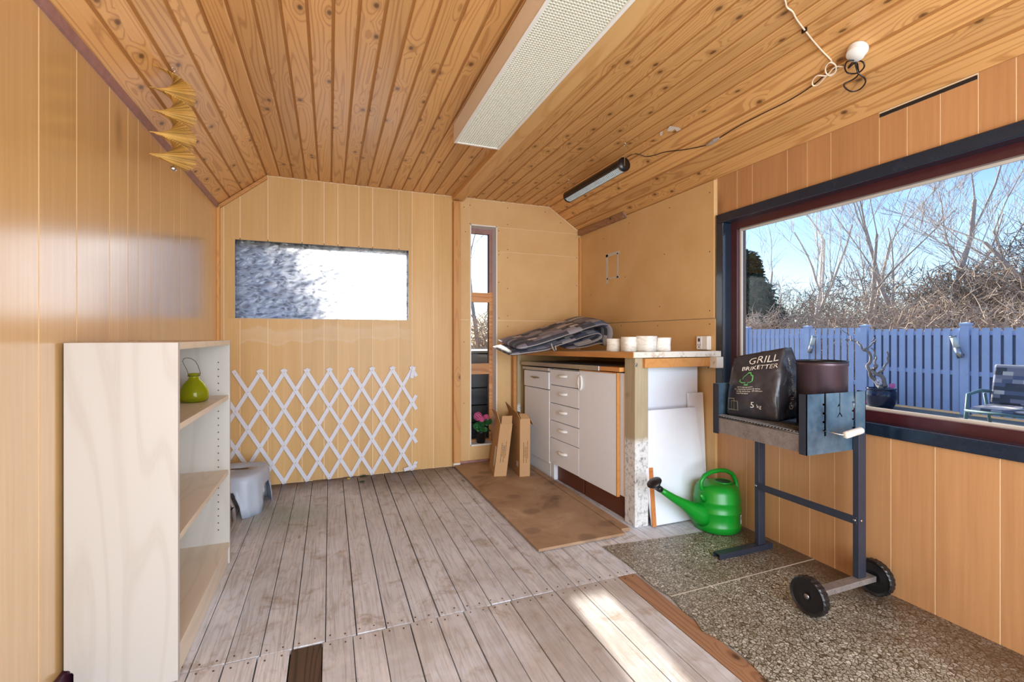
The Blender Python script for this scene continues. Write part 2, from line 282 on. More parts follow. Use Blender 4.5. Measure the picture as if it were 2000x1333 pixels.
M['conifer'] = plain('conifer_green', (34, 68, 46), 0.9, var=0.4, scale=2.5)
M['darkbox'] = wood('dark_stained_boards', (44, 46, 56), (26, 26, 32), 'X', ring=8, dens=6, rough=0.6)
M['leaf'] = plain('plant_leaf', (44, 116, 56), 0.5, var=0.3, scale=40); M['petal'] = plain('pink_petal', (232, 112, 168), 0.6, var=0.15, scale=80)
M['leafd'] = plain('fallen_leaf_green', (10, 76, 54), 0.5, var=0.2); M['leafy'] = plain('fallen_leaf_yellow', (214, 192, 58), 0.6)
M['chairgreen'] = plain('chair_green_frame', (86, 118, 122), 0.5)
M['paper'] = plain('torn_label', (232, 224, 214), 0.6); M['sticker'] = plain('white_sticker', (228, 232, 240), 0.4)
M['petalw'] = plain('pale_bloom', (232, 220, 226), 0.6)
# glass: thin clear pane that lets the daylight through
def glassmat(name, tint=(1, 1, 1, 1), refl=1.0):
    t = NT(name); t.N.remove(t.bsdf); tr = t.new('BsdfTransparent'); tr.inputs[0].default_value = tint; gl = t.new('BsdfGlossy'); gl.inputs['Roughness'].default_value = 0.02
    fr = t.new('Fresnel'); fr.inputs['IOR'].default_value = 1.45; mx = t.new('MixShader'); t.put(mx.inputs[0], t.math('MULTIPLY', fr.outputs[0], refl)); t.link(tr.outputs[0], mx.inputs[1]); t.link(gl.outputs[0], mx.inputs[2]); t.link(mx.outputs[0], t.out.inputs[0]); return t.m
M['glass'] = glassmat('window_glass', (0.97, 0.985, 0.98, 1), 0.25)
t = NT('pattern_glass'); t.N.remove(t.bsdf)
v = t.coords((1.0, 1.0, 1.9)); nz = t.noise(v, 7, 3, 0.5); va = t.new('VectorMath', operation='ADD'); cb = t.new('CombineXYZ'); t.put(cb.inputs[0], t.math('MULTIPLY', nz, 0.14)); t.put(cb.inputs[2], t.math('MULTIPLY', nz, 0.2)); t.link(v, va.inputs[0]); t.link(cb.outputs[0], va.inputs[1])
n1 = t.voro(va.outputs[0], 26, 'SMOOTH_F1'); n2 = t.noise(va.outputs[0], 34, 3, 0.6)
bp = t.new('Bump'); t.put(bp.inputs['Height'], t.math('ADD', n1, t.math('MULTIPLY', n2, 0.5))); bp.inputs['Strength'].default_value = 1.0; bp.inputs['Distance'].default_value = 0.012
rf = t.new('BsdfRefraction'); rf.inputs['Roughness'].default_value = 0.05; rf.inputs['IOR'].default_value = 1.45; t.link(bp.outputs[0], rf.inputs['Normal'])
tl = t.new('BsdfTranslucent'); t.link(t.ramp(t.math('ADD', n1, t.math('MULTIPLY', n2, 0.5)), (0.34, (0.42, 0.46, 0.52, 1)), (0.72, (0.92, 0.95, 1.0, 1))), tl.inputs[0]); t.link(bp.outputs[0], tl.inputs['Normal']); gl = t.new('BsdfGlossy'); gl.inputs['Roughness'].default_value = 0.15; t.link(bp.outputs[0], gl.inputs['Normal'])
m1 = t.new('MixShader'); m1.inputs[0].default_value = 0.62; t.link(rf.outputs[0], m1.inputs[1]); t.link(tl.outputs[0], m1.inputs[2])
m2 = t.new('MixShader'); m2.inputs[0].default_value = 0.06; t.link(m1.outputs[0], m2.inputs[1]); t.link(gl.outputs[0], m2.inputs[2]); t.link(m2.outputs[0], t.out.inputs[0]); M['frost'] = t.m
t = NT('green_bottle_glass'); i = t.bsdf.inputs; i['Base Color'].default_value = C((216, 222, 40)); i['Roughness'].default_value = 0.03; i['Transmission Weight'].default_value = 0.8; i['IOR'].default_value = 1.3; M['bottle'] = t.m
M['lens'] = plain('lamp_lens', (226, 232, 222), 0.3)
M['lensl'] = plain('tube_louvre', (206, 218, 222), 0.4)

# ---------------------------------------------------------------- mesh helpers
class MB:
    def __init__(s): s.v = []; s.f = []; s.sm = []; s.uv = None
    def add(s, vs, fs, smooth=False, mx=None):
        k = len(s.v); s.v += [tuple(mx @ Vector(p)) if mx else tuple(p) for p in vs]
        s.f += [tuple(i+k for i in f) for f in fs]; s.sm += [smooth]*len(fs); return s
    def box(s, x0, x1, y0, y1, z0, z1, mx=None):
        vs = [(x, y, z) for z in (z0, z1) for y in (y0, y1) for x in (x0, x1)]
        return s.add(vs, [(0, 2, 3, 1), (4, 5, 7, 6), (0, 1, 5, 4), (2, 6, 7, 3), (0, 4, 6, 2), (1, 3, 7, 5)], False, mx)
    def prism(s, poly, a, b, axis='Z', mx=None):      # polygon (2D) extruded from a to b along axis
        n = len(poly)
        def P(p, h): return {'Z': (p[0], p[1], h), 'Y': (p[0], h, p[1]), 'X': (h, p[0], p[1])}[axis]
        vs = [P(p, a) for p in poly]+[P(p, b) for p in poly]
        return s.add(vs, [tuple(range(n-1, -1, -1)), tuple(range(n, 2*n))]+[(i, (i+1) % n, n+(i+1) % n, n+i) for i in range(n)], False, mx)
    def tube(s, pts, r, n=8, cap=True, closed=False, mx=None, smooth=True):
        pts = [Vector(p) for p in pts]; m = len(pts); R = r if isinstance(r, (list, tuple)) else [r]*m
        vs = []; up = None
        for i, p in enumerate(pts):
            a = pts[i-1] if (i or closed) else p; b = pts[(i+1) % m] if (i < m-1 or closed) else p
            d = (b-a).normalized() if (b-a).length > 1e-9 else Vector((0, 0, 1))
            if up is None: up = Vector((0, 0, 1)) if abs(d.z) < 0.9 else Vector((1, 0, 0))
            u = (up-d*up.dot(d)); u = u.normalized() if u.length > 1e-6 else d.orthogonal().normalized(); up = u; q = d.cross(u)
            vs += [p+(u*math.cos(2*PI*k/n)+q*math.sin(2*PI*k/n))*R[i] for k in range(n)]
        fs = [(i*n+k, i*n+(k+1) % n, ((i+1) % m)*n+(k+1) % n, ((i+1) % m)*n+k) for i in range(m if closed else m-1) for k in range(n)]
        if cap and not closed: fs += [tuple(range(n-1, -1, -1)), tuple((m-1)*n+k for k in range(n))]
        return s.add(vs, fs, smooth, mx)
    def lathe(s, prof, n=24, mx=None, smooth=True, sx=1, sy=1):   # profile (r,z)
        m = len(prof); vs = [(r*math.cos(2*PI*k/n)*sx, r*math.sin(2*PI*k/n)*sy, z) for r, z in prof for k in range(n)]
        fs = [(i*n+k, i*n+(k+1) % n, (i+1)*n+(k+1) % n, (i+1)*n+k) for i in range(m-1) for k in range(n)]
        if prof[0][0] > 1e-4: fs.append(tuple(range(n-1, -1, -1)))
        if prof[-1][0] > 1e-4: fs.append(tuple((m-1)*n+k for k in range(n)))
        return s.add(vs, fs, smooth, mx)
    def mesh(s, name, mat):
        me = bpy.data.meshes.new(name); me.from_pydata(s.v, [], s.f); me.materials.append(mat)
        me.polygons.foreach_set('use_smooth', s.sm); me.update(); return me
    def obj(s, name, mat, parent=None, bevel=0, seg=2, **kw):
        o = bpy.data.objects.new(name, s.mesh(name, mat if not isinstance(mat, str) else M[mat])); COL.objects.link(o)
        if parent: o.parent = parent
        if bevel:
            b = o.modifiers.new('bevel', 'BEVEL'); b.width = bevel; b.segments = seg; b.limit_method = 'ANGLE'; b.angle_limit = 0.7
        for k, v in kw.items(): o[k] = v
        return o
def empty(name, loc=(0, 0, 0), rz=0, **kw):
    o = bpy.data.objects.new(name, None); o.empty_display_size = 0.05; COL.objects.link(o); o.location = loc; o.rotation_euler = (0, 0, rz)
    for k, v in kw.items(): o[k] = v
    return o
def thing(name, label, cat, loc=(0, 0, 0), rz=0, group=None):
    o = empty(name, loc, rz, label=label, category=cat)
    if group: o['group'] = group
    return o
def tag(o, label, cat, group=None):
    o['label'] = label; o['category'] = cat
    if group: o['group'] = group
    return o
def copyobj(o, parent=None, loc=None):
    c = o.copy(); COL.objects.link(c); c.parent = parent
    if loc is not None: c.location = loc
    return c
def BX(name, mat, parent, x0, x1, y0, y1, z0, z1, bevel=0, **kw): return MB().box(x0, x1, y0, y1, z0, z1).obj(name, mat, parent, bevel, **kw)
def ctr(o):      # move the origin to the middle of the mesh (keeps its place)
    me = o.data; c = sum((v.co for v in me.vertices), Vector())/len(me.vertices); me.transform(Matrix.Translation(-c)); o.location = o.location+c; return o
def textmesh(s, size):
    cu = bpy.data.curves.new('t', 'FONT'); cu.body = s; cu.size = size; cu.resolution_u = 2; o = bpy.data.objects.new('t', cu); COL.objects.link(o)
    bpy.context.view_layer.update(); dg = bpy.context.evaluated_depsgraph_get(); me = bpy.data.meshes.new_from_object(o.evaluated_get(dg))
    COL.objects.unlink(o); bpy.data.objects.remove(o); vs = [v.co.copy() for v in me.vertices]; fs = [tuple(p.vertices) for p in me.polygons]; return vs, fs

# ================================================================ SETTING
XL, XR, YB, YR = -0.711, 2.114, 3.682, -1.1
CP = [(XL, 1.9355), (-0.412, 2.177), (1.789, 2.177), (XR, 1.967)]
def cz(x):
    for (a, za), (b, zb) in zip(CP, CP[1:]):
        if x <= b: return za+(zb-za)*max(0, (x-a))/(b-a)
    return CP[-1][1]
TH = 0.012      # board thickness; boards' faces lie on the wall planes
# ---- floor
floor = BX('floor', 'gap', None, XL-0.05, XR+0.05, YR, YB+0.05, -0.20, -0.022, kind='structure')
far = [-0.711, -0.61, -0.511, -0.411, -0.313, -0.214, -0.116, -0.014, 0.088, 0.190, 0.288, 0.384, 0.487, 0.589, 0.675, 0.767, 0.862, 0.965, 1.069, 1.168, 1.262, 1.36, 1.46, 1.56, 1.66, 1.76, 1.86, 1.96, 2.06, 2.114]
near = [-0.711, -0.61, -0.511, -0.411, -0.315, -0.22, -0.122, -0.023, 0.075, 0.174, 0.272, 0.372, 0.473, 0.572, 0.665, 0.768, 0.862, 0.965, 1.069, 1.168, 1.255, 1.36, 1.46, 1.56, 1.66, 1.76, 1.86, 1.96, 2.06, 2.114]
def plank(x0, x1, y0, y1, mat):
    g = random.uniform(0.0012, 0.0032); dz = random.uniform(-0.003, 0.0)
    o = ctr(BX('plank', mat, floor, x0+g, x1-g*0.6, y0, y1, -0.022, dz, 0.002)); return o
for i in range(len(far)-1): plank(far[i], far[i+1], 1.7285, YB, 'floor')
for i in range(len(near)-1):
    m = 'floorbrown' if i == 19 else ('floordark' if i == 6 else 'floor')
    y1 = 1.7245+random.uniform(-0.002, 0.001)
    if i == 6: plank(near[i], near[i+1], 1.2, y1, m); plank(near[i], near[i+1], YR, 1.196, 'floor')
    else: plank(near[i], near[i+1], YR, y1, m)
nl = MB()
for y in (1.70, 1.75):
    for a, b in zip(near, near[1:]):
        for k in (0.25, 0.75): nl.lathe([(0.003, -0.001), (0.003, 0.0008), (0.0, 0.0008)], 6, Matrix.Translation((a+(b-a)*k, y+random.uniform(-.006, .006), 0)))
nl.obj('nail_head', 'ink', floor, kind='stuff')
# speckled vinyl sheets by the big window
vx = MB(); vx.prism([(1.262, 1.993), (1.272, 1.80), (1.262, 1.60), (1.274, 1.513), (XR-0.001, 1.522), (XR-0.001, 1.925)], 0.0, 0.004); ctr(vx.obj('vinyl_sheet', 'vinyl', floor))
rag = [(1.274, 1.508)]+[(1.25+0.012*math.sin(y*23)+0.008*math.sin(y*61), y) for y in [1.42, 1.36, 1.3, 1.24, 1.18, 1.13, 1.08, 1.03, 0.95, 0.85, 0.6, 0.2, -0.4, -1.0]]
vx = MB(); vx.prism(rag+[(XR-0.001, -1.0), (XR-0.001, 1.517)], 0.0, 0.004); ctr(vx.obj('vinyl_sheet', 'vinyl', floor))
MB().prism([(1.276, 1.5075), (1.276, 1.5135), (XR-0.001, 1.5225), (XR-0.001, 1.5165)], 0.0005, 0.0045).obj('joint_strip', 'bead', floor)
# ---- ceiling
cb_ = MB(); th = 0.005
cb_.prism([(x, z+th) for x, z in CP]+[(XR+0.1, 2.3), (XL-0.1, 2.3)], YR, YB+0.05, 'Y'); ceiling = cb_.obj('ceiling', 'ceilback', None, kind='structure')
def strip_mesh(wd, ln):
    b = MB(); h = wd/2; b.prism([(-h, 0.002), (-h+0.003, 0.0), (h-0.003, 0.0), (h, 0.002), (h, 0.006), (-h, 0.006)], -ln/2, ln/2, 'Y'); return b.mesh('plank', M['ceil'])
L = YB-YR
for (xa, za), (xb, zb), n in ((CP[0], CP[1], 4), (CP[1], CP[2], 26), (CP[2], CP[3], 4)):
    ln = math.hypot(xb-xa, zb-za); pw = ln/n; me = strip_mesh(pw-0.0105, L-0.01); ang = math.atan2(zb-za, xb-xa)
    for k in range(n):
        f = (k+0.5)/n; o = bpy.data.objects.new('plank', me); COL.objects.link(o); o.parent = ceiling
        o.location = (xa+(xb-xa)*f, (YB+YR)/2, za+(zb-za)*f+0.0005); o.rotation_euler = (0, -ang, 0)
# ---- left wall (boards with cream grooves)
def backing(name, mat, **kw): return BX(name, mat, None, kind='structure', **kw)
wl_ = BX('wall_left', 'groove', None, XL-0.10, XL-0.0015, YR, YB+0.12, -0.2, 2.0, kind='structure')
gy = [YR, -0.85, -0.62, -0.4, -0.18, 0.05, 0.27, 0.5, 0.73, 0.95, 1.14, 1.37, 1.592, 1.789, 2.014, 2.173, 2.274, 2.417, 2.533, 2.734, 2.843, 3.023, 3.217, 3.363, 3.496, YB]
for a, b in zip(gy, gy[1:]): ctr(BX('wall_board', 'ven_l', wl_, XL-TH, XL, a+0.0028, b-0.0028, 0, 1.932))
# ---- back wall
FW = (-0.607, 0.573, 1.171, 1.715)        # frosted window x0 x1 z0 z1
TW = (1.077, 1.297, 0.155, 1.958)         # tall window
def wall_with_holes(name, mat, x0, x1, z0, z1, holes, y0, y1):
    b = MB(); xs = x0
    for h in holes:
        b.box(xs, h[0], y0, y1, z0, z1); b.box(h[0], h[1], y0, y1, z0, h[2]); b.box(h[0], h[1], y0, y1, h[3], z1); xs = h[1]
    b.box(xs, x1, y0, y1, z0, z1); return b.obj(name, mat, None, kind='structure')
wb = wall_with_holes('wall_back', 'groove', XL-0.1, XR+0.1, -0.2, 2.25, [FW, TW], YB+0.0015, YB+0.12)
def vboard(name, mat, par, x0, x1, z0, z1=None, bev=0):
    if z1 is None:
        pts = [(x0, z0), (x1, z0), (x1, cz(x1)-0.002)]+[(x, z-0.002) for x, z in CP[1:3] if x0 < x < x1][::-1]+[(x0, cz(x0)-0.002)]
    else: pts = [(x0, z0), (x1, z0), (x1, z1), (x0, z1)]
    return ctr(MB().prism(pts, YB, YB+TH, 'Y').obj(name, mat, par, bev))
gx = [XL, -0.673, -0.576, -0.405, -0.185, -0.038, 0.057, 0.204, 0.304, 0.499, 0.601, 0.77, 0.93]
for a, b in zip(gx, gx[1:]):
    a_, b_ = a+0.002, b-0.002; lo = max(a_, FW[0]); hi = min(b_, FW[1])
    if hi-lo < 0.001: vboard('wall_board', 'ven_b', wb, a_, b_, 0); continue
    vboard('wall_board', 'ven_b', wb, a_, b_, FW[3]); vboard('wall_board', 'ven_b', wb, a_, b_, 0, FW[2])
    if lo > a_+0.001: vboard('wall_board', 'ven_b', wb, a_, lo, FW[2], FW[3])
    if hi < b_-0.001: vboard('wall_board', 'ven_b', wb, hi, b_, FW[2], FW[3])
vboard('plaster_sheet', 'plaster', wb, 0.93, 1.0635, 0.03, 1.18); vboard('plaster_sheet', 'plaster', wb, 0.93, 1.0635, 1.183)
vboard('plaster_sheet', 'plaster', wb, 1.065, TW[0], 0.03, 1.96); vboard('plaster_sheet', 'plaster', wb, TW[0], TW[1], 0.03, TW[2])
vboard('plaster_sheet', 'plaster', wb, TW[1], XR, 0.03, 1.178); vboard('plaster_sheet', 'plaster', wb, TW[1], XR, 1.181, 1.755)
vboard('plaster_sheet', 'plaster', wb, TW[1], XR, 1.7575, 1.96); 
pts = [(1.065, 1.9625), (XR-0.005, 1.9625), (1.789, 2.175), (1.065, 2.175)]; ctr(MB().prism(pts, YB, YB+TH, 'Y').obj('plaster_sheet', 'plaster', wb))
BX('skirting', 'purple', wb, 0.985, 1.5, YB-0.012, YB, 0, 0.03)
# ---- right wall
WY0, WY1, WZ0, WZ1 = 0.30, 2.106, 0.635, 1.755
b = MB(); xi, xo = XR+0.0015, XR+0.13
b.box(xi, xo, WY1, YB+0.12, -0.2, 2.1); b.box(xi, xo, YR, WY0, -0.2, 2.1); b.box(xi, xo, WY0, WY1, -0.2, WZ0); b.box(xi, xo, WY0, WY1, WZ1, 2.1)
wr = b.obj('wall_right', 'groove', None, kind='structure')
def rboard(name, mat, y0, y1, z0, z1): return ctr(BX(name, mat, wr, XR, XR+TH, y0, y1, z0, z1))
low = [0.30, 0.5, 0.69, 0.868, 1.05, 1.198, 1.424, 1.541, 1.70, 1.90, 2.106]
top = [0.30, 0.5, 0.72, 0.828, 0.925, 1.034, 1.141, 1.241, 1.441, 1.553, 1.657, 1.861, 1.962, 2.106]
for a, b_ in zip(low, low[1:]): rboard('wall_board', 'ven_r', a+0.002, b_-0.002, 0, WZ0+0.01)
for k, (a, b_) in enumerate(zip(top, top[1:])): rboard('wall_board', 'ven_r', a+0.002, b_-0.002, WZ1-0.01, 1.95 if 4 <= k <= 6 else 1.972)
for a, b_ in zip([YR, -0.8, -0.5, -0.25, 0.0], [-0.8, -0.5, -0.25, 0.0, 0.30]): rboard('wall_board', 'ven_r', a+0.002, b_-0.002, 0, 1.972)
MB().box(XR-0.0008, XR+0.001, 0.928, 1.24, 1.951, 1.9655).obj('gap_shadow', 'gap', wr)
# plasterboard sheets standing 1.2 cm proud of the boards
for (y0, y1, z0, z1) in ((2.118, YB, 1.155, 1.966), (2.107, YB, 0.0, 1.150)):
    ctr(BX('plaster_sheet', 'plaster', wr, XR-0.014, XR, y0, y1, z0, z1))
sh = MB()
for y, z in ((2.15, 1.9), (2.15, 1.55), (2.15, 1.2), (2.15, 1.12), (2.5, 1.9), (2.55, 1.6), (2.6, 1.25), (2.95, 1.9), (3.0, 1.5), (3.05, 1.13), (2.62, 1.12), (3.3, 1.85), (3.5, 1.4), (2.16, 0.86)):
    sh.lathe([(0.004, 0), (0.004, 0.001), (0, 0.001)], 6, Matrix.Translation((XR-0.014, y, z)) @ Matrix.Rotation(-PI/2, 4, 'Y'))
sh.obj('screw_head', 'ink', wr, kind='stuff')
sh = MB()
for x, z in ((1.07, 2.12), (1.07, 1.97), (1.32, 1.93), (1.32, 1.76), (1.32, 1.73), (1.32, 1.5), (1.32, 1.2), (1.4, 1.99), (1.4, 1.78), (1.4, 1.71), (1.4, 1.45), (1.4, 1.22), (1.4, 1.13), (1.4, 2.13), (1.75, 2.13), (1.9, 2.05), (2.06, 1.75), (2.06, 1.5), (1.02, 2.1), (1.03, 1.9), (1.02, 1.0), (1.02, 0.5)):
    sh.lathe([(0.004, 0), (0.004, 0.001), (0, 0.001)], 6, Matrix.Translation((x, YB, z)) @ Matrix.Rotation(PI/2, 4, 'X'))
sh.obj('screw_head', 'ink', wb, kind='stuff')
# taped rectangle on the plasterboard
tp = MB(); x_ = XR-0.0155
for y0, y1, z0, z1 in ((3.235, 3.265, 1.47, 1.71), (3.09, 3.11, 1.50, 1.70), (3.07, 3.27, 1.69, 1.715), (3.07, 3.25, 1.505, 1.52)): tp.box(x_, x_+0.001, y0, y1, z0, z1)
tp.obj('tape_strip', 'bead', wr)
# ---- wall behind the camera, with an unseen opening added to let fill light in
b = MB(); b.box(XL-0.1, -0.45, YR-0.1, YR, -0.2, 2.25); b.box(1.95, XR+0.1, YR-0.1, YR, -0.2, 2.25); b.box(-0.45, 1.95, YR-0.1, YR, 2.0, 2.25); b.obj('wall_rear', 'ven_b', None, kind='structure')
# ---- trims
BX('trim_1', 'trimZ', None, XL, XL+0.018, YB-0.03, YB, 0, 1.925, 0.002, kind='structure')
d = Vector((CP[1][0]-CP[0][0], 0, CP[1][1]-CP[0][1])).normalized()
MB().prism([(CP[0][0], CP[0][1]-0.004), (CP[0][0]+0.004, CP[0][1]-0.028), (CP[1][0]+0.006, CP[1][1]-0.026), (CP[1][0]+0.002, CP[1][1]-0.001)], YB-0.022, YB, 'Y').obj('trim_2', 'trimX', None, 0.002, kind='structure')
MB().prism([(XL, 1.914), (XL+0.009, 1.917), (XL+0.016, 1.942), (XL, 1.9365)], 1.5, YB-0.03, 'Y').obj('trim_3', 'purple', None, kind='structure')
MB().prism([(XL, 1.912), (XL+0.010, 1.915), (XL+0.018, 1.944), (XL, 1.9365)], YR, 1.52, 'Y').obj('trim_4', 'trimY', None, kind='structure')
BX('trim_5', 'trimZ', None, 0.922, 0.978, YB-0.05, YB, 0.03, 2.13, 0.003, kind='structure')
BX('trim_6', 'beam', None, 0.920, 1.010, YR, YB, 2.142, 2.183, 0.003, kind='structure')
BX('trim_7', 'trimZ', None, XR-0.035, XR-0.014, YB-0.02, YB, 1.0, 1.93, 0.002, kind='structure')
BX('trim_8', 'floorbrown', None, XR-0.05, XR-0.014, 2.98, 3.66, 1.945, 1.99, 0.003, kind='structure')
BX('baseboard_left', 'purpled', None, XL, XL+0.016, YR, YB-0.03, 0, 0.095, 0.004, kind='structure')
BX('trim_9', 'whitep', None, 0.922, 0.978, YB-0.045, YB, 0, 0.03, 0.004, kind='structure')
# ---- window_1: pattern glass window
w1 = empty('window_1', (0, 0, 0), kind='structure'); y0, y1 = YB+0.012, YB+0.12
BX('reveal', 'navy', w1, FW[0]-0.01, FW[1]+0.01, YB+0.001, y1, FW[3]-0.003, FW[3]+0.012); BX('reveal', 'navy', w1, FW[1]-0.002, FW[1]+0.012, YB+0.001, y1, FW[2], FW[3])
BX('reveal', 'navy', w1, FW[0]-0.012, FW[0]+0.002, YB+0.001, y1, FW[2], FW[3]); BX('reveal', 'bead', w1, FW[0], FW[1], YB+0.001, y1, FW[2]-0.012, FW[2]+0.002)
BX('pane', 'frost', w1, FW[0], FW[1], YB+0.045, YB+0.049, FW[2], FW[3])
# ---- window_2: tall narrow window
w2 = empty('window_2', kind='structure'); fy0, fy1 = YB+0.095, YB+0.135
BX('jamb', 'whitep', w2, TW[1]-0.002, TW[1]+0.008, YB-0.006, fy1, TW[2]-0.01, TW[3]+0.008); BX('jamb', 'whitep', w2, TW[0]-0.008, TW[0]+0.002, YB-0.006, fy1, TW[2]-0.01, TW[3]+0.008)
BX('head', 'whitep', w2, TW[0]-0.004, TW[1]+0.004, YB-0.006, fy1, TW[3]-0.002, TW[3]+0.008); BX('sill', 'whitep', w2, TW[0]-0.004, TW[1]+0.004, YB-0.006, fy1, TW[2]-0.01, TW[2]+0.002)
st_ = 0.03
BX('stile', 'stain', w2, TW[0], TW[0]+0.012, fy0, fy1, TW[2], TW[3]); BX('stile', 'stain', w2, TW[1]-st_, TW[1], fy0, fy1, TW[2], 1.42)
BX('stile', 'purple', w2, TW[1]-st_, TW[1], fy0, fy1, 1.42, TW[3]); BX('rail', 'purple', w2, TW[0], TW[1]-st_, fy0, fy1, 1.915, TW[3]); BX('rail', 'stain', w2, TW[0], TW[1]-st_, fy0-0.003, fy1, 1.335, 1.415)
BX('rail', 'stain', w2, TW[0], TW[1]-st_, fy0-0.003, fy1, 0.725, 0.815); BX('rail', 'stain', w2, TW[0], TW[1]-st_, fy0, fy1, TW[2], TW[2]+0.02)
for z0, z1 in ((1.415, 1.915), (0.815, 1.335), (0.175, 0.725)):
    BX('bead', 'black', w2, TW[1]-st_-0.008, TW[1]-st_, fy0+0.012, fy0+0.022, z0, z1); BX('pane', 'glass', w2, TW[0]+0.012, TW[1]-st_, fy0+0.02, fy0+0.024, z0, z1)
# ---- window_3: big window
w3 = empty('window_3', kind='structure')
def ring(name, mat, x0, x1, ya, yb, za, zb, wd, bev=0.002):
    # four mitred members of a rectangular frame in the right wall
    for nm, a in (('head', (x0, x1, ya, yb, zb-wd, zb)), ('sill', (x0, x1, ya, yb, za, za+wd)), ('jamb', (x0, x1, yb-wd, yb, za+wd, zb-wd)), ('jamb', (x0, x1, ya, ya+wd, za+wd, zb-wd))):
        BX(name+'_'+nm, mat, w3, *a, bev)
ring('trim', 'navy', XR-0.012, XR+0.085, WY0, WY1, WZ0, WZ1, 0.052, 0.004)
ring('frame', 'burg', XR+0.05, XR+0.12, WY0+0.05, WY1-0.05, WZ0+0.05, WZ1-0.05, 0.045)
ring('bead', 'bead', XR+0.072, XR+0.085, WY0+0.094, WY1-0.094, WZ0+0.094, WZ1-0.094, 0.012, 0.001)
BX('pane', 'glass', w3, XR+0.088, XR+0.092, WY0+0.09, WY1-0.09, WZ0+0.09, WZ1-0.09)

# ================================================================ THINGS INSIDE
# ---- bookcase
bc = thing('bookcase', 'birch veneer bookcase with three open shelves against the left wall', 'bookcase', (-0.43, 1.692, 0))
W_, D_, H_ = 0.808, 0.272, 1.03
for y in (0, W_-0.02):
    MB().prism([(0, 0), (0, H_), (-D_, H_), (-D_, 0.10), (-D_+0.012, 0.097), (-D_+0.022, 0.085), (-D_+0.022, 0)], y, y+0.02, 'Y').obj('side_panel', 'birch', bc, 0.001)
BX('top', 'birchY', bc, -D_, -0.001, 0.02, W_-0.02, H_-0.022, H_, 0.001)
for z in (0.757, 0.413): BX('shelf', 'birchY', bc, -D_+0.005, -0.004, 0.02, W_-0.02, z, z+0.02, 0.001)
BX('bottom_shelf', 'birchY', bc, -D_+0.005, -0.001, 0.02, W_-0.02, 0.078, 0.098, 0.001); BX('plinth', 'birchY', bc, -0.02, -0.006, 0.02, W_-0.02, 0.0, 0.078)
BX('back_panel', 'birch', bc, -D_, -D_+0.004, 0.02, W_-0.02, 0.085, H_-0.022)
ph = MB()
for k in range(25):
    z = 0.16+k*0.032
    for yy, s in ((W_-0.02, -1), ):
        for x in (-0.045, -D_+0.04): ph.box(x-0.0025, x+0.0025, yy-0.0008, yy, z-0.0025, z+0.0025)
ph.obj('peg_hole', 'ink', bc, kind='stuff')
# ---- glass bottle
bt = thing('glass_bottle', 'yellow-green glass bottle with a wire handle on the top shelf', 'bottle', (-0.523, 2.275, 0.777))
MB().lathe([(0.001, 0.002), (0.040, 0.0), (0.049, 0.006), (0.0525, 0.018), (0.0525, 0.035), (0.048, 0.055), (0.035, 0.078), (0.021, 0.092), (0.017, 0.102), (0.018, 0.112), (0.022, 0.114), (0.022, 0.118), (0.016, 0.118), (0.0145, 0.105), (0.019, 0.09), (0.033, 0.075), (0.045, 0.053), (0.049, 0.035), (0.049, 0.018), (0.042, 0.006), (0.001, 0.005)], 40).obj('body', 'bottle', bt)
hw = [(0.022*math.cos(a), 0.022*math.sin(a), 0.108) for a in [k*PI/8 for k in range(17)]]
MB().tube(hw[:-1], 0.0012, 6, closed=True).obj('neck_wire', 'ink', bt)
R_ = Vector((math.cos(YAW), -math.sin(YAW), 0)); F_ = Vector((math.sin(YAW), math.cos(YAW), 0))
arc = [R_*a+Vector((0, 0, z)) for a, z in ((0.024, 0.108), (0.027, 0.118), (0.018, 0.148), (0.006, 0.168), (-0.012, 0.180), (-0.03, 0.182), (-0.042, 0.178), (-0.047, 0.168), (-0.040, 0.152), (-0.028, 0.13), (-0.023, 0.115), (-0.023, 0.108))]
MB().tube(arc, 0.0011, 6).obj('handle', 'ink', bt)
# ---- plastic step stool
stl = thing('step_stool', 'grey plastic step stool with slotted top, half behind the bookcase', 'stool', (-0.515, 3.265, 0), -0.15)
b = MB(); n = 96; rows = [(0.0, 0.235), (0.75, 0.235), (0.93, 0.232), (1.0, 0.222), (1.03, 0.20), (1.05, 0.16), (1.08, 0.11), (1.11, 0.05), (1.13, 0.0)]
def sup(a, hx, hy, p=3.2): c, s_ = math.cos(a), math.sin(a); k = (abs(c)**p+abs(s_)**p)**(-1/p); return hx*k*c, hy*k*s_
vs = []
for i, (f, z) in enumerate(rows):
    for k in range(n):
        a = 2*PI*k/n; x, y = sup(a, 0.145*max(f, 0.02), 0.185*max(f, 0.02)); q = (a % (PI/2))/(PI/2); dq = abs(q-0.5)*2   # 0 at a leg, 1 between legs
        zb = 0.0 if dq < 0.42 else 0.15*min(1, ((dq-0.42)/0.33))**0.6; zz = max(z, zb) if z < 0.2 else z
        if dq < 0.13 and z < 0.2: x *= 0.965; y *= 0.965
        vs.append((x, y, zz))
fs = []
for i in range(len(rows)-1):
    for k in range(n):
        q = (i*n+k, i*n+(k+1) % n, (i+1)*n+(k+1) % n, (i+1)*n+k)
        if all(abs(vs[q[0]][2]-vs[q[3]][2]) < 1e-4 for _ in (0,)) and abs(vs[q[1]][2]-vs[q[2]][2]) < 1e-4 and i > 2: continue
        fs.append((q[0], q[3], q[2], q[1]))
b.add(vs, fs, True); sb = b.obj('shell', 'stoolgrey', stl); so_ = sb.modifiers.new('s', 'SOLIDIFY'); so_.thickness = 0.004; so_.offset = -1
sl_ = MB(); sl_.box(-0.05, 0.05, -0.011, 0.011, 0.2345, 0.2362); sl_.obj('hand_slot', 'ink', stl)
lg = MB()
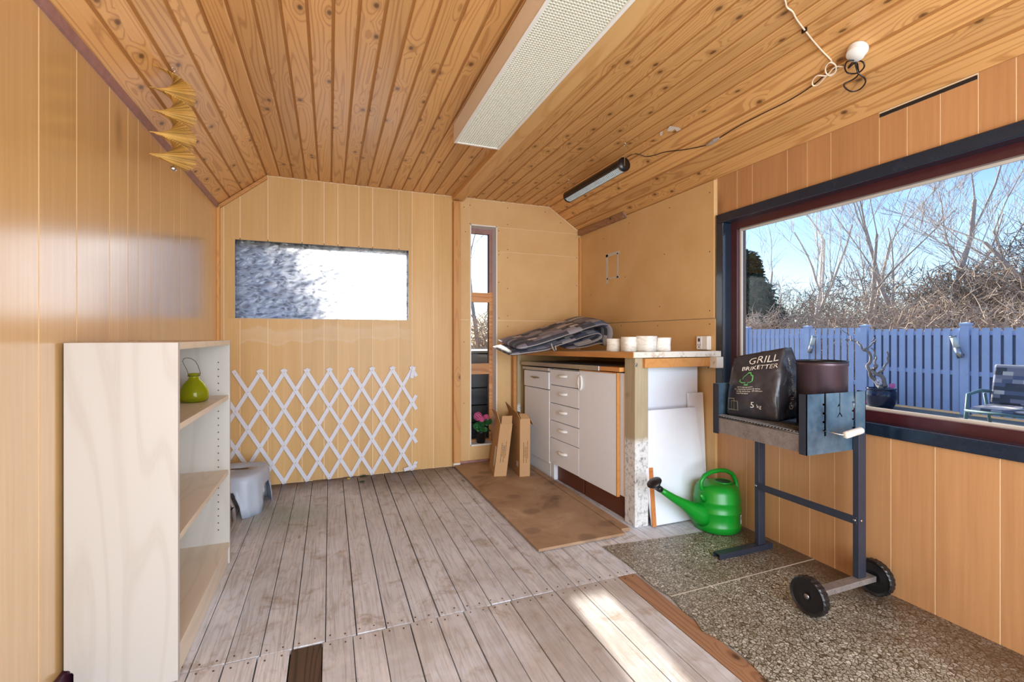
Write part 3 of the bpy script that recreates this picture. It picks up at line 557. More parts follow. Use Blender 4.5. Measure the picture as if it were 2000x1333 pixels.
for k in range(-6, 7):
    for j in range(-7, 8):
        if abs(j) > 1 or abs(k) > 5:
            lg.box(k*0.019-0.008, k*0.019+0.008, j*0.02-0.001, j*0.02+0.001, 0.235, 0.2362)
lg.obj('grip_ridge', 'stoolgrey', stl, kind='stuff')
# ---- bent tube of a folded chair behind the bookcase
fr = thing('folding_chair', 'bent grey metal tube frame of a folded chair behind the bookcase', 'chair', (-0.5, 2.75, 0))
tp_ = [(-0.15, -0.10, 0.012), (-0.03, -0.06, 0.012), (0.012, 0.02, 0.02), (0.025, 0.12, 0.05), (0.012, 0.16, 0.11), (-0.05, 0.19, 0.25), (-0.13, 0.22, 0.42), (-0.16, 0.22, 0.55)]
MB().tube(tp_, 0.011, 10).obj('frame_tube', 'tubegrey', fr); MB().tube([tp_[4], (-0.02, 0.165, 0.135)], 0.0125, 10).obj('rubber_sleeve', 'black', fr)
# ---- expanding lattice
lt = thing('trellis', 'white expanding wooden trellis leaning flat on the back wall', 'trellis', (0, YB-0.003, 0))
P_, Z0_, DZ = 0.1503, 0.010, 0.13; slope = DZ/(P_/2); wdt = 0.0265; ll = []
def slat(xa, za, xb, zb, y):
    v = Vector((xb-xa, 0, zb-za)); u = v.normalized(); q = Vector((-u.z, 0, u.x))*wdt/2; p0 = Vector((xa, 0, za)); p1 = Vector((xb, 0, zb))
    poly = [(p.x, p.z) for p in (p0-q, p1-q, p1+q, p0+q)]; return ctr(MB().prism(poly, y-0.006, y, 'Y').obj('slat', 'bluewhite', lt, 0.001, 1))
xmin, xmax = -0.675, 0.632; zlo, zhi = Z0_-0.008, Z0_+6*DZ+0.022
for k in range(-4, 14):
    xb = -0.302+(k-2)*P_
    for sgn, y in ((1, 0.0), (-1, -0.0065)):
        # line through (xb, Z0_), going up to the right (1) or left (-1)
        za, zb_ = zlo, zhi
        fx = lambda z: xb+sgn*(z-Z0_)/slope
        zs = [zlo, zhi]
        xa_, xb_ = fx(zlo), fx(zhi); lo_, hi_ = min(xa_, xb_), max(xa_, xb_)
        if hi_ < xmin+0.03 or lo_ > xmax-0.03: continue
        inv = lambda x: Z0_+sgn*(x-xb)*slope
        if xa_ < xmin: zs[0] = inv(xmin)
        if xa_ > xmax: zs[0] = inv(xmax)
        if xb_ > xmax: zs[1] = inv(xmax)
        if xb_ < xmin: zs[1] = inv(xmin)
        if zs[1]-zs[0] < 0.05: continue
        if sgn == 1 and -1.10 < xb < -1.0: continue
        if sgn == -1 and k in (8,) and False: continue
        slat(fx(zs[0]), zs[0], fx(zs[1]), zs[1], y)
slat(0.612, 0.81, 0.594, 0.72, -0.013); slat(0.535, -0.0+0.012, 0.632, 0.036, -0.013)
rv = MB()
for j in range(7):
    for k in range(-2, 9):
        x = -0.302+k*P_+(P_/2 if j % 2 else 0)
        if -0.66 < x < 0.61: rv.lathe([(0.003, 0), (0.002, 0.0015), (0, 0.002)], 6, Matrix.Translation((x, -0.0128, Z0_+j*DZ)) @ Matrix.Rotation(PI/2, 4, 'X'))
rv.obj('rivet', 'steel', lt, kind='stuff')
# ---- leaves on the floor
def leafmesh(l, wd): return [(0, 0, 0), (l*0.3, wd*0.5, 0.004), (l*0.7, wd*0.4, 0.006), (l, 0, 0.002), (l*0.7, -wd*0.4, 0.002), (l*0.3, -wd*0.5, 0)]
for (x, y, l, wd, rz, m, lab) in ((0.205, 3.64, 0.06, 0.03, 0.2, 'leafd', 'dark green fallen leaf on the floor touching the back wall'), (0.195, 3.52, 0.045, 0.024, -0.4, 'leafd', 'smaller dark green fallen leaf further out on the floorboards'), (0.125, 3.60, 0.035, 0.022, 1.2, 'leafy', 'small yellow fallen leaf below the trellis')):
    bb = MB(); q = leafmesh(l, wd); bb.add(q+[(a, b_, c-0.001) for a, b_, c in q], [(0, 1, 2, 3), (0, 3, 4, 5), (9, 8, 7, 6), (11, 10, 9, 6)], False); o = bb.obj('fallen_leaf', m); o.location = (x, y, 0.0015); o.rotation_euler = (0, 0, rz); tag(o, lab, 'leaf')
# ---- hardboard sheet on the floor + strip along the plinth
mt = MB().prism([(0.942, 2.055), (1.446, 2.062), (1.455, 3.655), (0.925, 3.655)], 0.001, 0.016).obj('floor_sheet', 'hardboard', None, 0.003); tag(mt, 'brown stained hardboard sheet on the floor before the kitchen cabinets', 'floor sheet')
mt = MB().prism([(1.448, 2.10), (1.50, 2.10), (1.50, 3.65), (1.457, 3.65)], 0.001, 0.022).obj('floor_batten', 'hardboard', None, 0.003); tag(mt, 'narrow brown batten on the floor along the cabinet plinth', 'batten')

# ---- kitchen: a slightly skewed run.  v = distance from the near end, u = depth from the fronts
def kp(v, u, z):      # the whole run sags away from the camera
    x = 1.545-0.035*v/1.0+u; y = 2.235+v; z2 = z+0.032*(1-v/1.32)*max(0, min(1, z/0.8)); return (x, y, z2)
def kbox(b, v0, v1, u0, u1, z0, z1):
    vs = [kp(v, u, z) for z in (z0, z1) for v in (v0, v1) for u in (u0, u1)]
    return b.add(vs, [(0, 2, 3, 1), (4, 5, 7, 6), (0, 1, 5, 4), (2, 6, 7, 3), (0, 4, 6, 2), (1, 3, 7, 5)])
def K(name, mat, par, *a, bevel=0.002): return kbox(MB(), *a).obj(name, mat, par, bevel)
def handle_bow(par, v, z, horizontal=True):
    pts = []
    for k in range(9):
        f = k/8; a = (f-0.5)*0.10; out = -0.006-0.020*math.sin(PI*f)**0.6
        pts.append(kp(v+a, out, z) if horizontal else kp(v, out, z+a))
    MB().tube(pts, [0.006, 0.009, 0.010, 0.010, 0.010, 0.010, 0.010, 0.009, 0.006], 10).obj('handle', 'whitep', par)
    pl = [kp(v+s_*0.052, -0.003, z) if horizontal else kp(v, -0.003, z+s_*0.052) for s_ in (-1, 1)]
    MB().tube([pl[0], pl[1]], [0.008, 0.008], 8).obj('handle_plate', 'whitep', par)
DEP = 0.50
c3 = thing('base_cabinet', 'white base cabinet with one large door nearest the old post', 'cabinet', kp(0.24, 0.2, 0)); c2 = thing('base_cabinet', 'white base cabinet with five stacked drawers in the middle of the run', 'cabinet', kp(0.67, 0.2, 0))
c1 = thing('base_cabinet', 'white base cabinet with one drawer over a door, nearest the back wall', 'cabinet', kp(1.1, 0.2, 0))
for c in (c1, c2, c3): c['_o'] = list(c.location)
def fixp(c):
    for o in list(bpy.data.objects):
        if o.parent == c: o.location = o.location-c.location
# near cabinet
K('carcass', 'white', c3, 0.004, 0.452, 0.020, DEP, 0.125, 0.805); d3 = K('door', 'white', c3, 0.052, 0.456, -0.004, 0.014, 0.118, 0.800)
K('door_edge', 'orangewood', c3, 0.040, 0.052, -0.005, 0.015, 0.118, 0.806); K('door_edge', 'orangewood', c3, 0.052, 0.456, -0.005, 0.015, 0.800, 0.807)
MB().tube([kp(0.435, -0.010, 0.715+0.045*math.sin(2*PI*k/16)) if False else tuple(Vector(kp(0.435+0.020*math.cos(2*PI*k/16), -0.010, 0.725+0.045*math.sin(2*PI*k/16)))) for k in range(16)], 0.007, 8, closed=True).obj('handle', 'whitep', c3)
K('plinth', 'plinth', c3, 0.0, 0.445, 0.035, 0.05, 0.0, 0.125)
# drawer cabinet
K('carcass', 'white', c2, 0.460, 0.864, 0.020, DEP, 0.125, 0.80)
zz_ = [0.118, 0.302, 0.428, 0.553, 0.683, 0.797]
for a, b_ in zip(zz_, zz_[1:]):
    K('drawer', 'white', c2, 0.461, 0.863, -0.004, 0.014, a+0.002, b_-0.003); handle_bow(c2, 0.665, (a+b_)/2+0.012)
K('plinth', 'plinth', c2, 0.462, 0.815, 0.035, 0.05, 0.0, 0.125); K('plinth_end', 'white', c2, 0.815, 0.862, 0.006, 0.05, 0.0, 0.13)
# far cabinet
K('carcass', 'white', c1, 0.870, 1.325, 0.020, DEP, 0.125, 0.80); K('drawer', 'white', c1, 0.870, 1.30, -0.010, 0.014, 0.645, 0.770); K('door', 'white', c1, 0.870, 1.30, -0.006, 0.014, 0.108, 0.638)
K('top_strip', 'bead', c1, 0.872, 1.33, -0.012, 0.014, 0.778, 0.800)
MB().tube([kp(1.02, -0.014, 0.722), kp(1.06, -0.02, 0.724), kp(1.09, -0.022, 0.720), kp(1.13, -0.02, 0.724), kp(1.17, -0.014, 0.722)], [0.003, 0.005, 0.007, 0.005, 0.003], 8).obj('handle', 'chain', c1)
K('plinth', 'white', c1, 0.872, 1.33, 0.006, 0.02, 0.0, 0.13)
for c in (c1, c2, c3): del c['_o']; fixp(c)
# old steel-edged worktop and the timber frame over it
ow_ = thing('old_worktop', 'thin steel-edged old worktop lying on the white cabinets', 'worktop', kp(0.6, 0.2, 0.81))
K('slab', 'orangewood', ow_, 0.0, 1.33, -0.018, DEP+0.03, 0.813, 0.838); K('steel_edge', 'steel', ow_, 0.20, 1.34, -0.024, 0.20, 0.811, 0.8405); fixp(ow_)
ct = thing('countertop', 'raised worn wooden countertop carrying cushions and white pots', 'countertop', (1.53, 2.11, 0))
def zt(y): return 0.962-(y-2.11)*0.0256
vs = [(1.530, 2.107, zt(2.107)), (2.099, 2.062, zt(2.06)), (2.099, YB-0.001, zt(YB)), (1.522, YB-0.001, zt(YB))]
b = MB(); b.add([Vector(v) for v in vs]+[Vector(v)-Vector((0, 0, 0.032)) for v in vs], [(0, 1, 2, 3), (7, 6, 5, 4), (0, 4, 5, 1), (1, 5, 6, 2), (2, 6, 7, 3), (3, 7, 4, 0)]); o = b.obj('board', 'wornwhite', ct, 0.001); o.location = -ct.location
b = MB(); e0, e1 = (1.526, 2.107, zt(2.107)), (1.518, YB-0.001, zt(YB)); vs = [e0, e1, (1.5315, YB-0.001, zt(YB)), (1.5315, 2.107, zt(2.107))]
b.add([Vector(v)+Vector((0, 0, 0.0005)) for v in vs]+[Vector(v)-Vector((0, 0, 0.0335)) for v in vs], [(3, 2, 1, 0), (4, 5, 6, 7), (0, 1, 5, 4), (1, 2, 6, 5), (2, 3, 7, 6), (3, 0, 4, 7)]); o = b.obj('edge_strip', 'orangewood', ct); o.location = -ct.location
b = MB(); b.box(1.60, 2.099, 2.10, 2.14, 0.874, 0.926); o = b.obj('support_rail', 'orangewood', ct, 0.002); o.location = -ct.location
b = MB(); b.box(2.05, 2.135-0.035, 2.045, 2.10, 0.866, 0.93); o = b.obj('rail_end', 'wornwhite', ct, 0.003); o.location = -ct.location
pst = thing('timber_post', 'thick old timber post, whitewashed lower half, holding the countertop corner', 'post', (1.552, 2.125, 0))
BX('shaft', 'post', pst, 0, 0.088, 0, 0.098, 0, 0.928, 0.004)
MB().lathe([(0.006, 0), (0.006, 0.004), (0, 0.004)], 6, Matrix.Translation((0.008, 0.0, 0.895)) @ Matrix.Rotation(PI/2, 4, 'X')).obj('bolt', 'steel', pst); BX('bracket', 'steel', pst, 0.003, 0.013, -0.003, 0, 0.88, 0.90)
p2 = thing('timber_post', 'split old timber post at the far end under the cushions', 'post', (1.455, 3.60, 0)); BX('shaft', 'post', p2, 0, 0.03, 0, 0.07, 0.0, 0.90, 0.004); BX('side_batten', 'orangewood', p2, -0.028, 0.0, 0.01, 0.05, 0.30, 0.89, 0.003)
# ---- boards leaning by the post
def lean(name, mat, label, x0, x1, y, z0, z1, tx, ty, th, cat='board'):
    b = MB(); vs = []
    for z, dx, dy in ((z0, 0, 0), (z1, tx, ty)):
        for yy in (0, th): vs += [(x0+dx, y+yy+dy, z), (x1+dx, y+yy+dy, z)]
    b.add(vs, [(0, 2, 3, 1), (4, 5, 7, 6), (0, 1, 5, 4), (2, 6, 7, 3), (0, 4, 6, 2), (1, 3, 7, 5)]); return tag(b.obj(name, mat, None, 0.001), label, cat)
lean('laminate_board', 'white', 'large white laminate panel leaning low in front of the cabinet side', 1.652, 2.055, 2.100, 0.004, 0.632, -0.062, 0.050, 0.017)
lean('laminate_board', 'white', 'small white laminate offcut sticking out behind the leaning panel', 1.985, 2.094, 2.160, 0.004, 0.710, -0.006, 0.030, 0.016)
lean('brown_slat', 'trimY', 'thin bare brown slat standing beside the old post', 1.643, 1.668, 2.090, 0.004, 0.32, -0.001, 0.03, 0.008, 'slat')
o = BX('laminate_board', 'white', None, 1.66, 2.07, 2.216, 2.2335, 0.004, 0.868, 0.001); tag(o, 'tall white end panel closing the cabinet run beside the post', 'board')
# ---- cushions on the countertop
A0 = Vector((1.17, 3.0, 0)); cush_b = 0.36
def cushion(label, path, th, b0, b1, thick_name='pad'):
    root = thing('seat_cushion', label, 'cushion', (A0.x, A0.y, 0.95), 0, 'cushions heaped on the countertop')
    # resample path
    pts = []
    for i in range(len(path)-1):
        p0 = path[max(0, i-1)]; p1 = path[i]; p2 = path[i+1]; p3 = path[min(len(path)-1, i+2)]
        for k in range(6):
            f = k/6; q = []
            for c in (0, 1): q.append(0.5*((2*p1[c])+(-p0[c]+p2[c])*f+(2*p0[c]-5*p1[c]+4*p2[c]-p3[c])*f*f+(-p0[c]+3*p1[c]-3*p2[c]+p3[c])*f**3))
            pts.append(tuple(q))
    pts.append(path[-1]); m = len(pts); nb = 14; vs = []; uv = []; s = 0; ring_n = 2*(nb+1)
    for i, p in enumerate(pts):
        a = pts[max(0, i-1)]; c = pts[min(m-1, i+1)]; d = Vector((c[0]-a[0], c[1]-a[1])).normalized(); nrm = Vector((-d.y, d.x))
        if i: s += math.hypot(p[0]-pts[i-1][0], p[1]-pts[i-1][1])
        e = min(i, m-1-i)/(m-1); te = th*(0.35+0.65*min(1, (e*m/3.0))**0.5)
        for side in (1, -1):
            for k in range(nb+1):
                kk = k if side == 1 else nb-k; f = kk/nb; ed = 1-abs(2*f-1)**6; bb = b0+(b1-b0)*f
                tuft = 0.82+0.18*abs(math.sin(PI*s/0.19))**0.5; h = side*te*0.5*max(0.18, ed)*tuft
                vs.append((p[0]+nrm.x*h, bb, p[1]+nrm.y*h-0.95+0.13*bb)); uv.append((s, bb))
    fs = [(i*ring_n+k, i*ring_n+(k+1) % ring_n, (i+1)*ring_n+(k+1) % ring_n, (i+1)*ring_n+k) for i in range(m-1) for k in range(ring_n)]
    fs += [tuple(range(ring_n-1, -1, -1)), tuple((m-1)*ring_n+k for k in range(ring_n))]
    b = MB(); b.add(vs, fs, True); o = b.obj(thick_name, 'cushion', root); ul = o.data.uv_layers.new(name='UVMap')
    for poly in o.data.polygons:
        for li in poly.loop_indices: ul.data[li].uv = uv[o.data.loops[li].vertex_index]
    step = max(1, m//40); MB().tube([(p[0], b0+0.002, p[1]-0.95+0.13*b0) for p in pts[1:-1:1]], 0.004, 6).obj('piping', 'piping', root)
    return root
cA = cushion('folded patchwork cushion, lowest of the heap, its tip overhanging the counter', [(0.0, 0.915), (0.12, 0.928), (0.28, 0.948), (0.36, 0.975), (0.5, 1.015), (0.62, 1.05), (0.71, 1.065), (0.735, 1.035), (0.66, 1.0), (0.5, 0.965)], 0.045, 0.02, 0.40)
cB = cushion('long patchwork cushion lying on top of the heap, folded down at its right end', [(0.05, 0.962), (0.18, 0.985), (0.34, 1.030), (0.50, 1.078), (0.64, 1.118), (0.74, 1.138), (0.80, 1.118), (0.815, 1.06), (0.79, 0.965)], 0.060, 0.0, 0.42)
cC = cushion('inner dark cushion squeezed inside the folded heap', [(0.44, 0.957), (0.58, 0.968), (0.68, 0.99), (0.735, 0.995)], 0.030, 0.0, 0.32)
st2 = MB(); st2.tube([(0.30, -0.008, 0.045), (0.305, -0.014, 0.02), (0.32, -0.014, -0.008), (0.335, -0.012, 0.0), (0.33, -0.008, 0.03)], 0.006, 6); st2.obj('tie_strap', 'piping', cB)
# ---- white pots
U_ = lambda px: (px-1000)/910.84
def at(px, d): u = U_(px); return (math.sin(YAW)+u*math.cos(YAW))*d, (math.cos(YAW)-u*math.sin(YAW))*d
for x, y, r, h, rz, irr, lab in ((1.615, 2.42, 0.041, 0.078, 0.3, 0.16, 'rough white marbled candle pot, smallest, next to the cushions'), (1.640, 2.30, 0.044, 0.086, 0.0, 0.02, 'smooth square-sided white candle pot beside the rough small one'),
                                 (1.715, 2.24, 0.053, 0.090, 0.5, 0.07, 'largest white candle pot with a bulging side, third from the cushions'), (1.815, 2.215, 0.042, 0.080, 0.9, 0.2, 'craggy white candle pot nearest the wall socket')):
    b = MB(); n = 20; prof = [(0.85, 0), (1.0, 0.004), (1.0, h*0.5), (1.0, h-0.003), (0.97, h), (0.84, h), (0.82, h-0.01), (0.8, 0.02), (0.01, 0.018)]; vs = []
    for f, z in prof:
        for k in range(n):
            a = 2*PI*k/n; xx, yy = sup(a, r*f, r*f, 3.0); q = 1+irr*noise.noise(Vector((xx*30+x*50, yy*30, z*30)))*1.4*(1 if f > 0.9 else 0.4); vs.append((xx*q, yy*q, z))
    fs = [(i*n+k, i*n+(k+1) % n, (i+1)*n+(k+1) % n, (i+1)*n+k) for i in range(len(prof)-1) for k in range(n)]+[tuple(range(n-1, -1, -1)), tuple((len(prof)-1)*n+k for k in range(n))]
    b.add(vs, fs, True); o = b.obj('candle_pot', 'wax', None); o.location = (x, y, zt(y)+0.001); o.rotation_euler = (0, 0, rz); tag(o, lab, 'pot', 'white pots on the countertop')
# ---- wall socket
so2 = thing('wall_socket', 'white electrical socket with switch on the plasterboard above the counter', 'socket', (XR-0.014, 2.18, 0.967))
BX('housing', 'whitep', so2, -0.032, 0, -0.045, 0.045, 0.0, 0.082, 0.005); BX('socket_plate', 'white', so2, -0.034, -0.032, 0.0, 0.04, 0.004, 0.078, 0.001)
b = MB()
for y, z, r in ((0.02, 0.016, 0.004), (0.013, 0.028, 0.003), (0.027, 0.028, 0.003)): b.box(-0.0345, -0.034, y-r, y+r, z-r, z+r)
b.box(-0.035, -0.034, 0.012, 0.028, 0.048, 0.068); b.obj('contact_hole', 'ink', so2)
# ---- cardboard boxes
def carton(label, x, y, rz, wx, dy, h, tx, ty, flaps, sticker):
    r = thing('cardboard_box', label, 'box', (x, y, 0.0165), rz)
    def sh_(p): return (p[0]+tx*p[2]/h, p[1]+ty*p[2]/h, p[2])
    def wall(nm, x0, x1, y0, y1, z0=0, z1=h, m='card'):
        vs = [sh_(p) for p in [(a, b_, c) for c in (z0, z1) for b_ in (y0, y1) for a in (x0, x1)]]
        MB().add(vs, [(0, 2, 3, 1), (4, 5, 7, 6), (0, 1, 5, 4), (2, 6, 7, 3), (0, 4, 6, 2), (1, 3, 7, 5)]).obj(nm, m, r)
    t_ = 0.004; wall('side', 0, t_, 0, dy); wall('side', wx-t_, wx, 0, dy); wall('side', t_, wx-t_, 0, t_); wall('side', t_, wx-t_, dy-t_, dy); wall('bottom', t_, wx-t_, t_, dy-t_, 0.001, 0.005)
    for quad in flaps:
        q = [Vector(sh_((p[0], p[1], h)))+Vector((0, 0, p[2])) for p in quad]; nn_ = (q[1]-q[0]).cross(q[2]-q[0]).normalized()*0.003
        MB().add([*q, *[a+nn_ for a in q]], [(0, 1, 2, 3), (7, 6, 5, 4), (0, 4, 5, 1), (1, 5, 6, 2), (2, 6, 7, 3), (3, 7, 4, 0)]).obj('flap', 'card', r)
    tx_ = MB(); random.seed(int(x*100))
    for c, (l0, l1) in enumerate(((0.10, 0.24), (0.14, 0.22), (0.10, 0.21), (0.13, 0.25))):
        z = l0
        while z < l1:
            dz = random.uniform(0.004, 0.012); xx = wx*0.34+c*0.010
            tx_.add([sh_(p) for p in ((xx, -0.0008, z), (xx+0.004, -0.0008, z), (xx+0.004, -0.0008, z+dz), (xx, -0.0008, z+dz))], [(0, 1, 2, 3)]); z += dz+0.003
    tx_.obj('printed_lines', 'ink', r)
    lb = MB(); a, b_, c, d = sticker; lb.add([sh_(p) for p in ((-0.001, a, c), (-0.001, b_, c), (-0.001, b_, d), (-0.001, a, d))], [(0, 3, 2, 1)]); lb.obj('shipping_label', 'sticker', r)
    for z in (0.14, 0.16, 0.18, 0.20):
        pass
    return r
carton('open cardboard box leaning beside the potted geranium', 1.122, 3.235, -0.21, 0.092, 0.30, 0.375, 0.055, 0.05,
       [[(0.006, 0, 0), (0.086, 0, 0), (0.088, -0.012, 0.062), (0.012, -0.012, 0.062)], [(0, 0, 0), (0, 0.29, 0), (-0.03, 0.29, 0.07), (-0.028, 0.0, 0.09)]], (0.03, 0.10, 0.06, 0.2))
carton('open cardboard box standing upright against the white kitchen cabinet', 1.296, 3.16, -0.12, 0.078, 0.36, 0.42, 0.006, 0.012,
       [[(0.006, 0, 0), (0.072, 0, 0), (0.064, 0.05, 0.03), (0.006, 0.05, 0.03)], [(0, 0.0, 0), (0, 0.34, 0), (-0.03, 0.34, 0.085), (-0.015, 0.03, 0.04)], [(0.078, 0.34, 0), (0.078, 0, 0), (0.105, 0.0, -0.05), (0.105, 0.34, -0.05)]], (0.03, 0.09, 0.06, 0.10))
# ---- geranium
gr = thing('potted_geranium', 'pink geranium in a black plastic pot on the tall window sill', 'plant', (1.178, YB+0.045, TW[2]+0.002))
MB().lathe([(0.001, 0.001), (0.034, 0.0), (0.044, 0.085), (0.047, 0.087), (0.047, 0.097), (0.042, 0.097), (0.041, 0.08), (0.001, 0.078)], 24).obj('pot', 'black', gr)
random.seed(5)
b = MB()
for k in range(8): a = random.uniform(0, 2*PI); b.tube([(0, 0, 0.08), (0.02*math.cos(a), 0.015*math.sin(a), 0.13), (0.04*math.cos(a), 0.03*math.sin(a)-0.005, 0.165)], 0.0018, 5)
b.obj('stem', 'leaf', gr)
for k in range(22):
    a = k*2.4; rr = 0.02+0.045*((k*0.37) % 1); cx_, cy_, cz_ = rr*math.cos(a)*1.2, rr*math.sin(a)*0.55-0.012, 0.105+0.075*((k*0.61) % 1)
    r = random.uniform(0.020, 0.028); vs = [(0, 0, 0)]+[((r*(1+0.12*math.sin(j*PI/1.0)))*math.cos(j*2*PI/10), r*math.sin(j*2*PI/10), 0.005*math.cos(j*PI)+0.004) for j in range(10)]
    fs = [(0, 1+j, 1+(j+1) % 10) for j in range(10)]; o = MB().add(vs, fs, True).obj('leaf', 'leaf', gr); o.location = (cx_, cy_, cz_); o.rotation_euler = (random.uniform(0.5, 1.4), random.uniform(-0.6, 0.6), random.uniform(-0.8, 0.8))
for cx_, cy_, cz_, rr in ((-0.028, -0.01, 0.222, 0.034), (0.045, -0.005, 0.205, 0.026), (0.0, -0.015, 0.2, 0.022)):
    b = MB()
    for k in range(70):
        z = 1-2*(k+0.5)/70; a = k*2.39996; s_ = math.sqrt(1-z*z); c = Vector((s_*math.cos(a), s_*math.sin(a), z)); t1 = c.orthogonal().normalized(); t2 = c.cross(t1); p = c*rr
        vs = [p]+[p+(t1*math.cos(j*2*PI/5)+t2*math.sin(j*2*PI/5))*0.008+c*0.004*(j % 2) for j in range(5)]; b.add(vs, [(0, 1+j, 1+(j+1) % 5) for j in range(5)], False)
    o = b.obj('flower_head', 'petal', gr, kind='stuff'); o.location = (cx_, cy_, cz_)

# ---- watering can
wc = thing('watering_can', 'green plastic watering can with a black rose beside the grill', 'watering can', (1.972, 1.968, 0.0045))
prof = [(0.001, 0.002), (0.112, 0.0), (0.120, 0.006), (0.123, 0.03), (0.1235, 0.038), (0.121, 0.042), (0.121, 0.10), (0.1225, 0.103), (0.1225, 0.112), (0.120, 0.115), (0.119, 0.152), (0.1205, 0.155), (0.120, 0.166), (0.118, 0.17), (0.114, 0.205), (0.104, 0.228), (0.088, 0.240), (0.055, 0.247), (0.001, 0.248)]
MB().lathe(prof, 48).obj('body', 'green', wc)
MB().lathe([(0.043, 0.0), (0.046, 0.008), (0.040, 0.010), (0.037, 0.002)], 28, Matrix.Translation((0.035, -0.01, 0.2425))).obj('filler_rim', 'green', wc)
MB().lathe([(0.038, 0.0), (0.038, 0.002), (0.0, 0.002)], 24, Matrix.Translation((0.035, -0.01, 0.2475))).obj('filler_opening', 'leafd', wc)
spp = [(-0.09, 0, 0.075), (-0.135, 0, 0.095), (-0.18, 0, 0.125), (-0.235, 0, 0.160), (-0.29, 0, 0.192), (-0.345, 0, 0.228), (-0.375, 0, 0.248)]
MB().tube(spp, [0.062, 0.052, 0.036, 0.026, 0.021, 0.017, 0.014], 18).obj('spout', 'green', wc)
MB().tube([(-0.375, 0, 0.248), (-0.40, 0, 0.265)], [0.0165, 0.0165], 14).obj('rose_socket', 'black', wc)
dq = Vector((-0.55, 0, 0.83)).to_track_quat('Z', 'Y').to_matrix().to_4x4()
MB().lathe([(0.016, -0.002), (0.020, 0.008), (0.032, 0.024), (0.040, 0.032), (0.040, 0.036), (0.03, 0.043), (0.001, 0.048)], 24, Matrix.Translation((-0.398, 0, 0.262)) @ dq).obj('rose', 'black', wc)
hp = [(-0.088, 0, 0.205), (-0.112, 0, 0.23), (-0.110, 0, 0.262), (-0.085, 0, 0.290), (-0.04, 0, 0.305), (0.02, 0, 0.308), (0.07, 0, 0.300), (0.112, 0, 0.278), (0.132, -0.004, 0.24), (0.134, -0.01, 0.20), (0.122, -0.015, 0.165), (0.113, -0.015, 0.145)]
sm = []
for i in range(len(hp)-1):
    for f in (0, 0.5): sm.append(tuple(Vector(hp[i]).lerp(Vector(hp[i+1]), f)))
MB().tube(sm+[hp[-1]], 0.0115, 14).obj('handle', 'green', wc); MB().tube([(-0.115, -0.03, 0.17), (-0.135, -0.035, 0.19), (-0.150, -0.037, 0.208)], [0.012, 0.011, 0.010], 12).obj('rose_peg', 'green', wc)
lm = Matrix.Rotation(math.radians(-62), 4, 'Z'); MB().box(0.1225, 0.1235, -0.009, 0.009, 0.048, 0.095, lm).obj('barcode_label', 'sticker', wc); MB().box(0.1232, 0.1240, -0.004, 0.004, 0.070, 0.088, lm).obj('barcode', 'ink', wc)

# ---- charcoal grill
X0, X1, Y0, Y1, ZB, ZT = 1.685, 2.026, 1.240, 1.703, 0.594, 0.826
gl_ = thing('charcoal_grill', 'rectangular steel charcoal grill on two legs with wheels by the big window', 'grill', (0, 0, 0))
def plate_poly(fl=1):
    w_ = X1-X0; pts = [(0, ZB), (w_, ZB), (w_, ZT)]
    def slot(cx_, sgn, depth):
        p = [(cx_+0.006, ZT)]; ys = ZT
        # right side going down, left side going up; notches on side sgn
        down = [(cx_+0.006, ZT-depth)]; upl = [(cx_-0.006, ZT-depth)]
        nt = []
        for k in range(4):
            zc = ZT-0.042-k*0.034
            if zc-0.006 < ZT-depth: break
            nt.append(zc)
        res = [(cx_+0.006, ZT)]
        if sgn > 0:
            for zc in nt: res += [(cx_+0.006, zc+0.004), (cx_+0.015, zc+0.004), (cx_+0.015, zc-0.004), (cx_+0.006, zc-0.004)]
        res += down+upl
        if sgn < 0:
            for zc in nt[::-1]: res += [(cx_-0.006, zc-0.004), (cx_-0.015, zc-0.004), (cx_-0.015, zc+0.004), (cx_-0.006, zc+0.004)]
        res += [(cx_-0.006, ZT)]; return res
    pts += slot(w_*0.80, -1, 0.165); c = w_*0.545
    pts += [(c+0.003, ZT), (c+0.003, ZT-0.078), (c+0.016, ZT-0.094), (c+0.012, ZT-0.098), (c, ZT-0.084), (c-0.012, ZT-0.098), (c-0.016, ZT-0.094), (c-0.003, ZT-0.078), (c-0.003, ZT-0.052), (c-0.013, ZT-0.058), (c-0.013, ZT-0.052), (c-0.003, ZT-0.042), (c-0.003, ZT)]
    pts += slot(w_*0.30, -1, 0.165); pts += [(0, ZT)]; return [(X0+a, z) for a, z in pts]
for ya, nm in ((Y0, 'end_plate'), (Y1-0.003, 'end_plate')): MB().prism(plate_poly(), ya, ya+0.003, 'Y').obj(nm, 'bbq', gl_)
for ya, sg in ((Y0, 1), (Y1, -1)):
    for xa in (X0, X1-0.003): MB().box(xa, xa+0.003, min(ya, ya+sg*0.032), max(ya, ya+sg*0.032), ZB, ZT).obj('plate_flange', 'bbqleg', gl_)
for xa in (X0+0.004, X1-0.008): BX('side_rail', 'rail', gl_, xa, xa+0.004, Y0+0.003, Y1-0.003, 0.600, 0.668)
BX('ash_tray', 'black', gl_, X0+0.008, X1-0.008, Y0+0.003, Y1-0.003, 0.600, 0.604)
g = MB()
for k in range(30): y = Y0+0.012+k*(Y1-Y0-0.024)/29; g.tube([(X0+0.002, y, 0.677), (X1-0.002, y, 0.677)], 0.0022, 6)
g.obj('grate_rod', 'grate', gl_, kind='stuff')
for xa in (X0+0.004, X1-0.004, (X0+X1)/2): MB().tube([(xa, Y0+0.004, 0.672), (xa, Y1-0.004, 0.672)], 0.003, 6).obj('grate_bar', 'grate', gl_)
LX = 1.965
